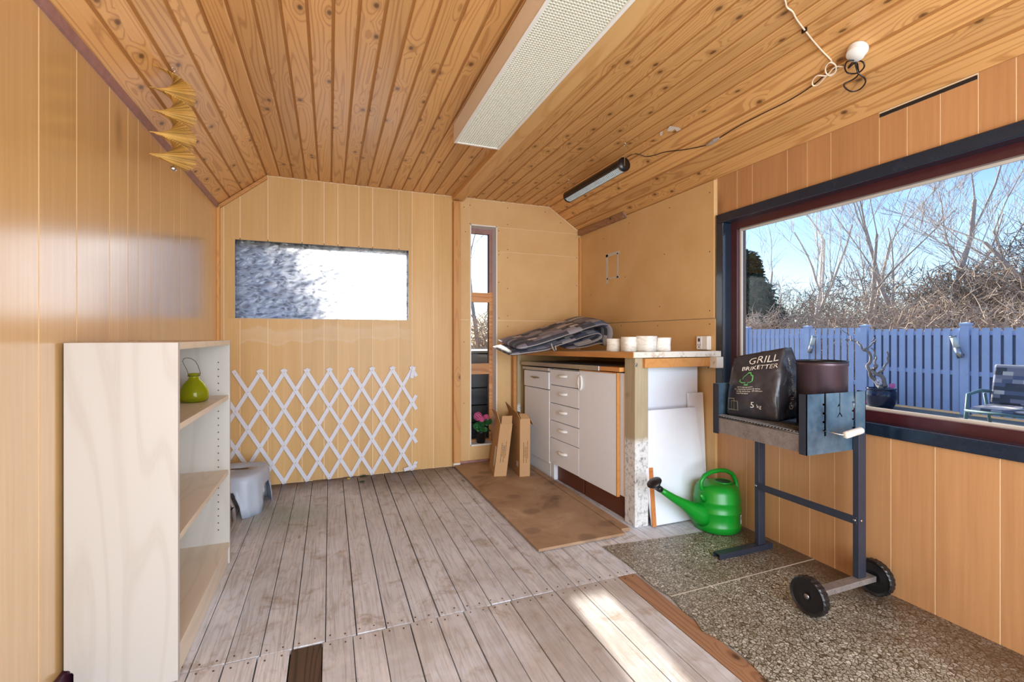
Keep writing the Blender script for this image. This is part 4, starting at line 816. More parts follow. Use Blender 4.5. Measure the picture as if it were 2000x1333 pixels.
BX('leg', 'bbqleg', gl_, LX-0.022, LX+0.022, Y1-0.028, Y1-0.004, 0.03, 0.66, 0.002); BX('leg', 'bbqleg', gl_, LX-0.022, LX+0.022, Y0-0.026, Y0-0.002, 0.085, 0.66, 0.002)
b = MB(); b.box(1.690, 2.03, Y1-0.035, Y1+0.005, 0.026, 0.030); b.box(1.690, 2.03, Y1-0.035, Y1-0.032, 0.0045, 0.028); b.box(1.690, 2.03, Y1+0.002, Y1+0.005, 0.0045, 0.028); b.obj('foot', 'bbqleg', gl_, 0.001)
BX('cross_bar', 'bbqleg', gl_, LX-0.026, LX-0.022, Y0-0.02, Y1-0.01, 0.302, 0.334, 0.001)
for y, z in ((Y1-0.016, 0.318), (Y0-0.012, 0.318)): MB().lathe([(0.006, 0), (0.006, 0.003), (0, 0.003)], 8, Matrix.Translation((LX-0.026, y, z)) @ Matrix.Rotation(-PI/2, 4, 'Y')).obj('bolt', 'steel', gl_)
MB().lathe([(0.006, 0), (0.006, 0.003), (0, 0.003)], 8, Matrix.Translation((LX-0.008, Y0-0.026, 0.318)) @ Matrix.Rotation(PI/2, 4, 'X')).obj('bolt', 'steel', gl_)
BX('axle', 'rail', gl_, 1.685, 2.03, Y0-0.038, Y0+0.002, 0.068, 0.090, 0.002)
def wheel(x, s):
    R = 0.071; wd = 0.026; b = MB(); n = 48; vs = []
    prof_ = [(0.010, 0.004), (0.030, 0.0), (0.058, 0.002), (0.066, -0.003), (R, 0.003), (R, wd), (0.064, wd), (0.060, wd*0.5), (0.012, wd*0.6)]
    mx = Matrix.Translation((x, Y0-0.018, R+0.0045)) @ Matrix.Rotation(s*PI/2, 4, 'Y')
    for i, (r, z) in enumerate(prof_):
        for k in range(n): rr = r-(0.0025 if (k % 2 and r >= R-0.001) else 0); vs.append((rr*math.cos(2*PI*k/n), rr*math.sin(2*PI*k/n), z))
    m_ = len(prof_); fs = [(i*n+k, i*n+(k+1) % n, (i+1)*n+(k+1) % n, (i+1)*n+k) for i in range(m_-1) for k in range(n)]+[tuple(range(n-1, -1, -1)), tuple((m_-1)*n+k for k in range(n))]
    o = b.add(vs, fs, False, mx).obj('wheel', 'black', gl_); MB().lathe([(0.011, -0.001), (0.009, -0.004), (0, -0.005)], 16, mx @ Matrix.Translation((0, 0, 0.001))).obj('hub_cap', 'steel', o)
wheel(1.660, 1); wheel(2.036, 1)
# handle of the spit rack
hz = ZT-0.144
o = MB().tube([(X0+(X1-X0)*0.30-0.006, Y0-0.001, hz), (X0+0.10, Y0-0.03, hz-0.002), (X0+0.115, Y0-0.055, hz-0.006), (X0+0.13, Y0-0.062, hz-0.006)], 0.0028, 8).obj('handle_wire', 'chrome', gl_)
MB().tube([(X0+0.122, Y0-0.062, hz-0.006), (X0+0.126, Y0-0.062, hz-0.006), (X0+0.226, Y0-0.052, hz+0.002), (X0+0.233, Y0-0.051, hz+0.003)], [0.011, 0.0135, 0.0135, 0.010], 18).obj('wooden_grip', 'wornwhite', gl_)
# ---- charcoal chimney
ch = thing('charcoal_chimney', 'sooty dark metal cylinder charcoal starter standing on the grill', 'charcoal starter', (1.905, 1.337, 0.680))
MB().lathe([(0.086, 0.0), (0.090, 0.004), (0.090, 0.245), (0.093, 0.249), (0.093, 0.258), (0.0915, 0.262), (0.089, 0.262), (0.087, 0.24), (0.086, 0.02), (0.001, 0.02)], 48).obj('cylinder', 'chimney', ch); MB().lathe([(0.0925, 0.262), (0.0945, 0.265), (0.0925, 0.268), (0.0895, 0.265), (0.0925, 0.262)], 48).obj('rolled_rim', 'black', ch)
# ---- bag of briquettes
bgt = thing('briquette_bag', 'black plastic bag of grill briquettes standing on the grill grate', 'bag', (1.86, 1.56, 0.680))
bx, by = Vector((1.735, 1.668, 0)), Vector((1.795, 1.452, 0)); cfar = Vector((2.045, 1.515, 0)); org = Vector((1.86, 1.56, 0))
P00 = bx; U0 = by-bx; S0 = cfar-by; HB = 0.305
def bagpt(face, u, v):
    nrmF = Vector((U0.y, -U0.x, 0)).normalized(); nrmS = Vector((S0.y, -S0.x, 0)).normalized()
    topz = (0.255+0.06*u if face == 0 else 0.315-0.06*u)
    sh_ = 0.20*v*v     # upper part leans back and narrows
    back = Vector((0.35, 0.75, 0)).normalized()
    if face == 0: p = P00+U0*u; nn_ = nrmF; f = u; bul = 0.018
    elif face == 1: p = by+S0*u; nn_ = nrmS; bul = 0.016
    elif face == 2: p = cfar+(P00+S0-cfar)*u if False else cfar.lerp(P00+Vector((0.235, 0.035, 0)), u); nn_ = -nrmF; bul = 0.012
    else: p = (P00+Vector((0.235, 0.035, 0))).lerp(P00, u); nn_ = -nrmS; bul = 0.012
    cen = Vector((1.87, 1.575, 0)); pinch = 1-0.42*max(0, v-0.5)**1.3*1.6*(0.5 if face in (1, 3) else 0.0)
    p = cen+(p-cen)*pinch
    if face in (0, 2):
        k = (v**2.2)*0.80; mid = (P00+Vector((0.07, 0.01, 0))).lerp(by.lerp(cfar, 0.36), u if face == 0 else 1-u); p = p.lerp(mid, k)
    else:
        k = (v**2.2)*0.80; a_ = by if face == 1 else P00; mid = by.lerp(cfar, 0.36) if face == 1 else P00+Vector((0.07, 0.01, 0)); p = p.lerp(mid, k)
    tz = {0: 0.272+0.045*u, 1: 0.317, 2: 0.317-0.045*u, 3: 0.272}[face]
    e = 4*u*(1-u); q = Vector((p.x*14, p.y*14, v*6)); wr_ = noise.noise(q)*0.010+noise.noise(q*2.6)*0.006
    edge = min(1, e*3)*min(1, 6*v+0.1)*min(1, 4*(1-v)+0.1)
    p = p+nn_*(bul*e**0.6*math.sin(PI*min(1, v*1.05+0.03))+wr_*edge); p.z = tz*v+noise.noise(Vector((u*6+face*3.3, face, 2)))*0.006*v
    return p-org
b = MB(); NU, NV = 18, 22; ring_ = []
for j in range(NV+1):
    for face in range(4):
        for k in range(NU): b.v.append(tuple(bagpt(face, k/NU, j/NV)))
RN = 4*NU
for j in range(NV):
    for k in range(RN): b.f.append((j*RN+k, j*RN+(k+1) % RN, (j+1)*RN+(k+1) % RN, (j+1)*RN+k)); b.sm.append(True)
b.f += [tuple(range(RN-1, -1, -1)), tuple(NV*RN+k for k in range(RN))]; b.sm += [False, False]
bo = b.obj('bag_film', 'bag', bgt)
def bagtext(nm, txt, size, u0, v0, mat, face=0, rot=False, sx=1.0, slant=0.0):
    vs, fs = textmesh(txt, size); W = U0.length if face == 0 else S0.length; out = []
    for p in vs:
        x, y = (p.x*sx, p.y) if not rot else (-p.y, p.x)
        u = u0+x/W; v = v0+(y+slant*x)/HB; q = bagpt(face, max(0.01, min(.99, u)), max(0.01, min(0.98, v)))
        nn_ = Vector((U0.y, -U0.x, 0)).normalized() if face == 0 else Vector((S0.y, -S0.x, 0)).normalized(); out.append(q+nn_*0.0035)
    MB().add(out, fs).obj(nm, mat, bgt)
bagtext('print_grill', 'GRILL', 0.044, 0.34, 0.83, 'bagwhite', sx=1.15); bagtext('print_briketter', 'BRIKETTER', 0.027, 0.24, 0.735, 'bagwhite', sx=1.2)
bagtext('print_weight', '5', 0.038, 0.50, 0.165, 'bagwhite'); bagtext('print_weight_unit', 'kg', 0.024, 0.62, 0.165, 'bagwhite')
bagtext('print_side', 'GRILLBRIKETTER', 0.030, 0.42, 0.14, 'bagwhite', face=1, rot=True); bagtext('print_side_weight', '5 L', 0.026, 0.60, 0.14, 'bagwhite', face=1, rot=True)
for k, s_ in enumerate(('100 % naturprodukt', 'For miljøvenlig kvalitet & varme', 'Hurtig optænding - 20 minutter', 'Lang brændetid')): bagtext('print_line', s_, 0.0088, 0.22-(0.05 if k == 1 else 0), 0.47-k*0.032, 'bagwhite')
# tree outline emblem
em = [(-.55, -.55), (-.95, -.3), (-.8, .0), (-.5, .0), (-.45, .35), (-.2, .6), (0.05, 1.0), (0.4, .95), (0.5, .6), (0.75, .45), (0.85, .0), (0.8, -.35), (0.45, -.5), (0.2, -.45), (0.25, -.85), (-0.25, -.85), (-0.1, -.5)]
def emp(s_): return [(x*s_, y*s_) for x, y in em]
o1, o2 = emp(0.034), [(x*0.034*0.82, y*0.034*0.82) for x, y in em]; W = U0.length
vs = [bagpt(0, 0.40+x/W, 0.60+y/HB)+Vector((U0.y, -U0.x, 0)).normalized()*0.0035 for x, y in o1+o2]; n = len(em)
MB().add(vs, [(i, (i+1) % n, n+(i+1) % n, n+i) for i in range(n)]).obj('print_tree', 'baggreen', bgt)
vs = []; fs = []
for (u, v, a, c) in ((0.10, 0.20, 0.016, 0.03), (0.18, 0.18, 0.018, 0.024)):
    for k_, (x, y) in enumerate(((-1, -1), (1, -1), (1, 1), (-1, 1))):
        pass
    for s1, s2 in ((1.0, 0.86),):
        base = len(vs)
        for s_ in (s1, s2):
            for x, y in ((-1, -1), (1, -1), (1, 1), (-1, 1)): vs.append(bagpt(0, u+x*a*s_/W, v+y*c*s_/HB)+Vector((U0.y, -U0.x, 0)).normalized()*0.0035)
        fs += [(base+i, base+(i+1) % 4, base+4+(i+1) % 4, base+4+i) for i in range(4)]
MB().add(vs, fs).obj('print_symbol', 'baggrey', bgt)

# ---- big louvred ceiling lamp
lp = thing('ceiling_lamp', 'long white box ceiling lamp with an eggcrate louvre', 'lamp', (0.728, 1.60, 2.06)); hx, hy = 0.125, 0.775
b = MB(); b.box(-hx, -hx+0.003, -hy, hy, 0, 0.095); b.box(hx-0.003, hx, -hy, hy, 0, 0.095); b.box(-hx+0.003, hx-0.003, -hy, -hy+0.003, 0, 0.095); b.box(-hx+0.003, hx-0.003, hy-0.003, hy, 0, 0.095); b.box(-hx+0.003, hx-0.003, -hy+0.003, hy-0.003, 0.085, 0.095); b.obj('housing', 'whitep', lp)
b = MB(); b.box(-hx, -hx+0.014, -hy, hy, -0.004, 0.001); b.box(hx-0.014, hx, -hy, hy, -0.004, 0.001); b.box(-hx+0.014, hx-0.014, -hy, -hy+0.012, -0.004, 0.001); b.box(-hx+0.014, hx-0.014, hy-0.012, hy, -0.004, 0.001); b.obj('rim', 'whitep', lp)
b = MB(); nx, ny = 19, 126; w0 = hx-0.015; h0 = hy-0.013
for k in range(nx+1): x = -w0+2*w0*k/nx; b.box(x-0.0014, x+0.0014, -h0, h0, -0.001, 0.008)
for k in range(ny+1): y = -h0+2*h0*k/ny; b.box(-w0, w0, y-0.0014, y+0.0014, -0.0005, 0.0075)
b.obj('louvre', 'offwhite', lp, kind='stuff'); BX('reflector', 'offwhite', lp, -w0, w0, -h0, h0, 0.012, 0.014)
# ---- hanging tube lamp
tl_ = thing('tube_lamp', 'black tubular fluorescent lamp with white louvre hanging on two chains', 'lamp', (1.59, 2.62, 2.045)); y0, y1 = -0.335, 0.335; r = 0.040
b = MB(); n = 32; a0, a1 = math.radians(-52), math.radians(232)   # open at the bottom-left
rot = -0.35
pts = [(r*math.cos(a0+(a1-a0)*k/n+rot), r*math.sin(a0+(a1-a0)*k/n+rot)) for k in range(n+1)]; inn = [(x*0.94, z*0.94) for x, z in pts]
b.prism(pts+inn[::-1], y0, y1, 'Y'); b.obj('housing', 'lampblack', tl_)
for ya in (y0-0.004, y1): 
    b = MB(); b.lathe([(0.0, 0), (r+0.001, 0.0), (r+0.001, 0.006), (0, 0.006)], 32, Matrix.Translation((0, ya+0.005, 0)) @ Matrix.Rotation(PI/2, 4, 'X')); b.obj('end_cap', 'lampblack', tl_)
b = MB(); cdir = math.radians(-90)+rot; 
for k in range(42):
    y = y0+0.012+k*(y1-y0-0.024)/41; arcp = [(r*0.93*math.cos(cdir+q), r*0.93*math.sin(cdir+q)) for q in [math.radians(-38+76*j/6) for j in range(7)]]
    b.prism(arcp+[(x*0.6, z*0.6) for x, z in arcp[::-1]], y-0.0022, y+0.0022, 'Y')
b.obj('louvre_blade', 'lensl', tl_, kind='stuff'); b = MB()
for q in (-36, 0, 36):
    a = cdir+math.radians(q); b.box(-0.0012, 0.0012, y0+0.002, y1-0.002, -r*0.95, -r*0.55, Matrix.Rotation(-(a+PI/2), 4, 'Y'))
b.obj('louvre_spine', 'lensl', tl_); MB().tube([(0.0, y0+0.01, 0.0), (0.0, y1-0.01, 0.0)], 0.012, 12).obj('tube', 'whitep', tl_)
def chainlinks(par, x, y, z0, z1, rr=0.0048):
    n_ = max(2, int((z1-z0)/(rr*2.6))); first = None
    for k in range(n_):
        z = z0+(z1-z0)*(k+0.5)/n_
        if first is None:
            first = MB().tube([(rr*0.6*math.cos(a), 0, rr*1.6*math.sin(a)) for a in [2*PI*j/10 for j in range(10)]], 0.0011, 5, closed=True).obj('chain_link', 'chain', par); first.location = (x, y, z); first.rotation_euler = (0, 0, 0)
        else: c = copyobj(first, par, (x, y, z)); c.rotation_euler = (0, 0, (k % 2)*PI/2)
for ya in (y0-0.008, y1+0.004):
    chainlinks(tl_, 0.0, ya, -0.01, 0.112)
    MB().tube([(0, ya, 0.132), (0.0, ya, 0.124), (0.008, ya, 0.119), (0.008, ya, 0.108), (0, ya, 0.103), (-0.007, ya, 0.108)], 0.0014, 6).obj('ceiling_hook', 'chrome', tl_)
def frompx(px, py, z): d = 910.84*(z-1.05)/(656.4-py); x, y = at(px, d); return x, y
def onceil(px, py, drop=0.006):      # a point of the ceiling, a little below its face
    lo, hi = 0.2, 6.0
    for _ in range(40):
        d = (lo+hi)/2; x, y = at(px, d); z = 1.05+(656.4-py)*d/910.84
        if z > cz(x)-drop: hi = d
        else: lo = d
    return (x, y, z)
# ---- junction box and cables
JB = onceil(1676, 96, 0.001)
jb = thing('junction_box', 'round white ceiling junction box with tangled cable below it', 'junction box', tuple(JB)); jb.rotation_euler = (0, math.atan2(0.21, 0.325), 0)
MB().lathe([(0.0, -0.034), (0.028, -0.033), (0.031, -0.029), (0.031, -0.010), (0.034, -0.008), (0.035, 0.0), (0, 0)], 32).obj('housing', 'whitep', jb)
b = MB(); b.box(0.008, 0.014, -0.012, -0.004, -0.0325, -0.0305); b.box(-0.018, -0.012, 0.006, 0.010, -0.0325, -0.0305); b.obj('screw', 'ink', jb)
def smooth(pts, k=6):
    out = []; P = [Vector(p) for p in pts]
    for i in range(len(P)-1):
        p0 = P[max(0, i-1)]; p1 = P[i]; p2 = P[i+1]; p3 = P[min(len(P)-1, i+2)]
        for j in range(k):
            f = j/k; out.append(0.5*((2*p1)+(-p0+p2)*f+(2*p0-5*p1+4*p2-p3)*f*f+(-p0+3*p1-3*p2+p3)*f**3))
    out.append(P[-1]); return out
wcb = thing('white_cable', 'white cable pinned across the ceiling, ending in a loop by the junction box', 'cable', (0, 0, 0))
pw = [onceil(*p) for p in ((1500, -60), (1522, -22), (1533, 0), (1537, 14), (1548, 23), (1556, 38), (1571, 58), (1590, 82), (1608, 102), (1622, 116), (1626, 124))]
pl = [onceil(*p, drop=0.02) for p in ((1632, 128), (1632, 140), (1622, 148), (1613, 142), (1613, 130), (1622, 122), (1632, 128), (1630, 142), (1612, 148), (1596, 148), (1587, 158), (1588, 167), (1598, 165), (1615, 147), (1630, 132), (1646, 130))]
MB().tube(smooth(pw+pl), 0.0030, 7).obj('cable_sheath', 'cablew', wcb)
MB().box(-0.002, 0.002, -0.010, 0.010, -0.010, 0.004).obj('cable_clip', 'cable', wcb).location = Vector(onceil(1571, 58, 0.003))
kcb = thing('black_cable', 'black cable running along the ceiling from the junction box to the tube lamp', 'cable')
pk = [onceil(*p) for p in ((1648, 128), (1620, 140), (1586, 168), (1540, 197), (1490, 222), (1440, 248), (1405, 270))]
pk2 = [onceil(*p) for p in ((1380, 284), (1340, 292), (1300, 297), (1280, 303), (1262, 306), (1245, 301), (1232, 303))]+[(1.592, 2.30, 2.075)]
MB().tube(smooth(pk), 0.0024, 6).obj('cable_sheath', 'cable', kcb); MB().tube(smooth(pk2), 0.0024, 6).obj('cable_sheath', 'cable', kcb)
pj = [Vector(onceil(*p, drop=0.011)) for p in ((1404, 270), (1396, 274), (1388, 280), (1380, 284))]; MB().tube(pj, [0.006, 0.012, 0.011, 0.004], 7, smooth=False).obj('taped_joint', 'foil', kcb)
lpx = [(1668, 118), (1655, 120), (1650, 132), (1655, 142), (1668, 144), (1680, 140), (1688, 130), (1685, 121), (1675, 119), (1664, 123), (1657, 133), (1672, 122), (1676, 135), (1676, 146), (1665, 156), (1649, 164), (1652, 173), (1665, 179), (1680, 174), (1690, 162), (1688, 152), (1677, 144), (1672, 130), (1669, 119)]
lcb = thing('cable_coil', 'looped dark cable hanging in a knot from the junction box', 'cable'); MB().tube(smooth([onceil(*p, drop=0.040+0.012*math.sin(i*1.3)) for i, p in enumerate(lpx)], 5), 0.0028, 7).obj('cable_sheath', 'cable', lcb)
# torn label remnants on the ceiling
for k, (pp, lab) in enumerate((([(1302, 256), (1308, 246), (1326, 249), (1330, 253), (1322, 257), (1318, 252), (1312, 256)], 'larger torn white paper remnant on the ceiling planks'), ([(1289, 258), (1295, 256), (1293, 264), (1289, 266)], 'tiny torn paper scrap left of the larger remnant on the ceiling'))):
    q = [Vector(onceil(*p, drop=0.0015)) for p in pp]; n = len(q); MB().add(q+[a+Vector((0, 0, -0.0008)) for a in q], [tuple(range(n)), tuple(range(2*n-1, n-1, -1))]).obj('torn_label', 'paper'); tag(bpy.data.objects[-1] if False else [o for o in COL.objects if o.name.startswith('torn_label')][-1], lab, 'paper')
# ---- spiral mobile
mb = thing('wind_spinner', 'spiral wooden wind spinner hanging from the sloped ceiling by the left wall', 'wind spinner', (-0.548, 2.1, 2.045))
stick = MB().box(-0.072, 0.072, -0.0022, 0.0022, -0.0009, 0.0009).obj('stick', 'straw', mb); nS = 132
for k in range(nS):
    o = stick if k == 0 else copyobj(stick, mb); f = k/(nS-1); o.location = (0, 0, -0.015-f*0.335); o.rotation_euler = (0, 0, 0.9+f*PI*4.1)
MB().lathe([(0, -0.011), (0.009, -0.006), (0.011, 0.0), (0.009, 0.006), (0, 0.011)], 16, Matrix.Translation((0, 0, -0.365))).obj('glass_bead', 'chrome', mb); MB().tube([(0, 0, 0.0), (0, 0, -0.36)], 0.001, 5).obj('cord', 'ink', mb)
MB().tube(smooth([(0, 0, -0.012), (0.001, 0, 0.0), (0.006, 0, 0.006), (0.004, 0, 0.014), (-0.004, 0, 0.014), (-0.006, 0, 0.008)]), 0.0012, 6).obj('hook', 'chrome', mb)

# ================================================================ OUTSIDE
GZ = -0.2
BX('terrace', 'terr', None, XR+0.14, 9.35, -3, 12, GZ-0.1, GZ, kind='structure'); b = MB(); b.box(9.35, 60, -30, 60, GZ-0.2, GZ-0.02); b.box(-40, 9.34, 12.01, 60, GZ-0.2, GZ-0.02); b.box(-40, 2.2, 3.9, 12, GZ-0.2, GZ-0.02); b.box(-40, 9.34, -30, -3.01, GZ-0.2, GZ-0.02); b.obj('garden_ground', 'soil', None, kind='structure')
# paving slabs seen through the glass
fnc = thing('garden_fence', 'blue painted wooden board fence with capped posts across the terrace', 'fence', (9.4, 5, GZ)); FX = 0.0
def fb(nm, mat, y0, y1, x0, x1, z0, z1): return BX(nm, mat, fnc, x0, x1, y0-5, y1-5, z0-GZ, z1-GZ)
posts = [9.95, 8.42, 6.892, 5.761, 4.265, 2.75, 1.25, -0.25]
for y in posts:
    fb('post', 'fence', y-0.055, y+0.055, -0.06, 0.05, GZ, 1.225); b = MB(); b.box(-0.07, 0.06, y-5-0.065, y-5+0.065, 1.225-GZ, 1.25-GZ); b.add([(-0.07, y-5-0.065, 1.25-GZ), (0.06, y-5-0.065, 1.25-GZ), (0.06, y-5+0.065, 1.25-GZ), (-0.07, y-5+0.065, 1.25-GZ), (-0.005, y-5, 1.27-GZ)], [(0, 1, 4), (1, 2, 4), (2, 3, 4), (3, 0, 4)]); b.obj('post_cap', 'fence', fnc)
def run(y0, y1, pitch, wd, back, zt_):
    n = max(1, round((y1-y0)/pitch)); p = (y1-y0)/n; me = None
    for k in range(n):
        yc = y0+(k+0.5)*p
        if me is None: o = BX('slat', 'fence', fnc, -0.030, -0.012, -wd/2, wd/2, 0, zt_-0.03-GZ); o.location = (0, yc-5, 0.03); me = o
        else: copyobj(me, fnc, (0, yc-5, 0.03))
    for z in ((0.12, 1.0) if not back else (0.42, 1.06)): fb('rail', 'fence' if back else 'fence', y0, y1, -0.012, 0.02, z, z+0.07)
    if back:
        m2 = None
        for k in range(n+1):
            yc = y0+k*p
            if m2 is None: o = BX('back_slat', 'fenced', fnc, 0.020, 0.036, -0.05, 0.05, 0, 1.06-GZ); o.location = (0, yc-5, 0.03); m2 = o
            else: copyobj(m2, fnc, (0, yc-5, 0.03))
for (a, b_), kind in zip(zip(posts[1:], posts), (0, 0, 0, 1, 1, 1, 1)):
    if kind == 0: run(a+0.055, b_-0.055, 0.122, 0.090, False, 1.205)
    else: run(a+0.055, b_-0.055, 0.128, 0.088, True, 1.172)
for (y, z, lab) in ((6.76, 0.70, 'tilted white and steel wall light on the second fence post'), (4.275, 0.70, 'tilted white and steel wall light on the right fence post behind the garden chair')):
    l_ = thing('wall_light', lab, 'lamp', (9.27, y, z)); mx = Matrix.Rotation(0.28 if y > 6 else -0.28, 4, 'X') @ Matrix.Rotation(0.0, 4, 'Y')
    MB().tube([tuple(mx @ Vector((0, 0, 0.0))), tuple(mx @ Vector((0, 0, 0.17)))], 0.042, 16).obj('metal_body', 'steel', l_); MB().tube([tuple(mx @ Vector((0, 0, 0.171))), tuple(mx @ Vector((0, 0, 0.34)))], 0.040, 16).obj('lamp_glass', 'lens', l_)
    MB().tube([tuple(mx @ Vector((0, 0, 0.341))), tuple(mx @ Vector((0, 0, 0.36)))], 0.045, 16).obj('cap', 'steel', l_); MB().tube([tuple(mx @ Vector((0.0, 0, 0.05))), (0.068, 0.0, 0.05)], 0.02, 10).obj('wall_mount', 'steel', l_)
# pot with driftwood
pt_ = thing('garden_pot', 'dark glazed pot with a twisted driftwood branch before the fence', 'pot', (8.9, 5.20, GZ)); MB().lathe([(0.001, 0), (0.16, 0.0), (0.20, 0.08), (0.225, 0.2), (0.215, 0.29), (0.20, 0.315), (0.215, 0.33), (0.215, 0.345), (0.19, 0.345), (0.185, 0.30), (0.001, 0.29)], 32).obj('pot', 'glaze', pt_)
def PR(px, py): # point in the pot's fence-parallel plane
    u = U_(px); dx, dy = math.sin(YAW)+u*math.cos(YAW), math.cos(YAW)-u*math.sin(YAW); t_ = 8.9/dx; return (0.0, dy*t_-5.20, 1.05-(py-656.4)*t_/910.84-GZ)
br = [([(1722, 760), (1703, 742), (1701, 725), (1697, 712), (1698, 695), (1690, 684), (1680, 672), (1668, 667), (1650, 663)], 0.036, 0.010), ([(1727, 757), (1720, 735), (1708, 727), (1702, 722)], 0.034, 0.028), ([(1704, 722), (1714, 715), (1711, 702), (1705, 690), (1704, 680)], 0.026, 0.009),
      ([(1718, 728), (1728, 722), (1730, 710), (1733, 698), (1738, 687)], 0.022, 0.010), ([(1690, 684), (1698, 678), (1704, 668), (1713, 665)], 0.018, 0.007), ([(1668, 667), (1658, 658), (1653, 652), (1648, 644)], 0.012, 0.006), ([(1704, 668), (1703, 660)], 0.01, 0.006)]
b = MB()
for k, (pts, r0, r1) in enumerate(br):
    q = smooth([PR(*p) for p in pts], 4); m = len(q); q = [p+Vector((0.05*math.sin(i*0.5+k), 0.012*math.sin(i*1.3), 0.008*math.cos(i*1.7))) for i, p in enumerate(q)]; b.tube(q, [r0+(r1-r0)*i/(m-1) for i in range(m)], 8)
b.obj('driftwood', 'drift', pt_)
for (px, py, rr, m) in ((1743, 756, 0.035, 'petal'), (1717, 748, 0.045, 'petalw'), (1690, 786, 0.035, 'petal')):
    b = MB(); c = Vector(PR(px, py)); 
    for k in range(14): a = k*2.4; z = 1-2*(k+.5)/14; s_ = math.sqrt(1-z*z); p = c+Vector((s_*math.cos(a), s_*math.sin(a), z))*rr; d1 = Vector((0, 0.02, 0.01)); d2 = Vector((0.01, -0.01, 0.022)); b.add([p, p+d1, p+d1+d2, p+d2], [(0, 1, 2, 3)])
    o = b.obj('bloom', m, pt_, kind='stuff')
# garden chair
gc = thing('garden_chair', 'green framed garden chair with blue and white patchwork cushion on the terrace', 'chair', (8.0, 3.1, GZ), 0.0)
def rcush(nm, x0, x1, y0, y1, z0, z1, tilt, piv):
    vs = []; nU = 10
    b = MB(); b.box(x0, x1, y0, y1, z0, z1); o = b.obj(nm, 'cushion_out', gc, 0.025, 3); ul = o.data.uv_layers.new(name='UVMap')
    for poly in o.data.polygons:
        for li in poly.loop_indices: c = o.data.vertices[o.data.loops[li].vertex_index].co; ul.data[li].uv = (c.y*1.0+c.x*0.2, c.z+c.x*0.8)
    o.rotation_euler = (0, tilt, 0); o.location = piv; return o
rcush('back_cushion', -0.03, 0.03, -0.26, 0.30, 0.0, 0.52, 0.22, (0.05, 0, 0.37)); rcush('seat_cushion', -0.46, 0.04, -0.26, 0.30, 0.0, 0.06, -0.05, (0.02, 0, 0.31))
for y in (-0.30, 0.33):
    MB().tube([(-0.48, y, 0.0), (-0.40, y, 0.50), (-0.1, y, 0.54), (0.1, y, 0.52)], 0.022, 8).obj('armrest', 'chairgreen', gc); MB().tube([(0.14, y, 0.0), (-0.02, y, 0.50)], 0.018, 8).obj('leg', 'chairgreen', gc)
for x in (-0.47, 0.05): MB().tube([(x, -0.30, 0.30), (x, 0.33, 0.30)], 0.018, 8).obj('seat_rail', 'chairgreen', gc)
# ---- shrubs and trees
def twigmass(name, mat, boxes, count, ln=(0.25, 0.6), r=0.006, seed=1, up=0.5):
    rnd = random.Random(seed); b = MB(); V = b.v; F = b.f; S = b.sm
    for _ in range(count):
        cx_, cy_, cz_, ax, ay, az = rnd.choice(boxes)
        while True:
            p = Vector((rnd.uniform(-1, 1), rnd.uniform(-1, 1), rnd.uniform(-1, 1)))
            if p.length < 1: break
        p = Vector((cx_+p.x*ax, cy_+p.y*ay, max(GZ+0.02, cz_+p.z*az))); d = Vector((rnd.gauss(0, 0.6), rnd.gauss(0, 0.6), rnd.gauss(up, 0.5))).normalized()*rnd.uniform(*ln)
        w_ = d.orthogonal().normalized(); w_.rotate(Matrix.Rotation(rnd.uniform(0, 6.28), 3, d.normalized())); mid = p+d*0.5+w_*d.length*0.12; e_ = p+d; r1 = r*rnd.uniform(0.7, 1.3); u2 = d.cross(w_).normalized()
        k = len(V); V += [tuple(p+w_*r1), tuple(p-w_*r1*0.5+u2*r1*0.87), tuple(p-w_*r1*0.5-u2*r1*0.87), tuple(mid+w_*r1*0.7), tuple(mid-w_*r1*0.35+u2*r1*0.6), tuple(mid-w_*r1*0.35-u2*r1*0.6), tuple(e_)]
        F += [(k, k+1, k+4, k+3), (k+1, k+2, k+5, k+4), (k+2, k, k+3, k+5), (k+3, k+4, k+6), (k+4, k+5, k+6), (k+5, k+3, k+6)]; S += [False]*6
    return b.obj(name, mat)
hb = []; rnd = random.Random(3)
for y in [k*0.9 for k in range(-3, 16)]: hb.append((10.9+rnd.uniform(-.2, .5), y, 0.55+rnd.uniform(-.1, .15), 1.0, 0.9, 1.0+rnd.uniform(-.1, .25)))
for y in [k*1.2 for k in range(-3, 15)]: hb.append((13.0+rnd.uniform(-.4, .6), y, 1.05+rnd.uniform(-.2, .2), 1.3, 1.1, 1.45+rnd.uniform(-.2, .5)))
h = twigmass('hedge', 'twig', hb, 42000, (0.2, 0.55), 0.0075, 11, 0.35); tag(h, 'dense leafless brown hedge growing behind the blue fence', 'hedge'); h['kind'] = 'stuff'
h = twigmass('dark_bush', 'twigd', [(14.8, 4.8, 1.7, 1.6, 1.8, 2.1), (14.8, 2.6, 1.9, 1.6, 1.9, 2.5), (15.2, 6.8, 1.3, 1.4, 1.4, 1.5)], 16000, (0.2, 0.6), 0.009, 12, 0.3); tag(h, 'tall dark grey thicket rising over the hedge at the right', 'bush')
h = twigmass('far_thicket', 'twigd', [(19, k*2.4, 1.3+0.5*math.sin(k*1.7), 1.8, 2.0, 1.9) for k in range(-2, 14)], 20000, (0.3, 0.9), 0.014, 13, 0.5); tag(h, 'grey distant leafless thicket behind the bare trees', 'bush'); h['kind'] = 'stuff'
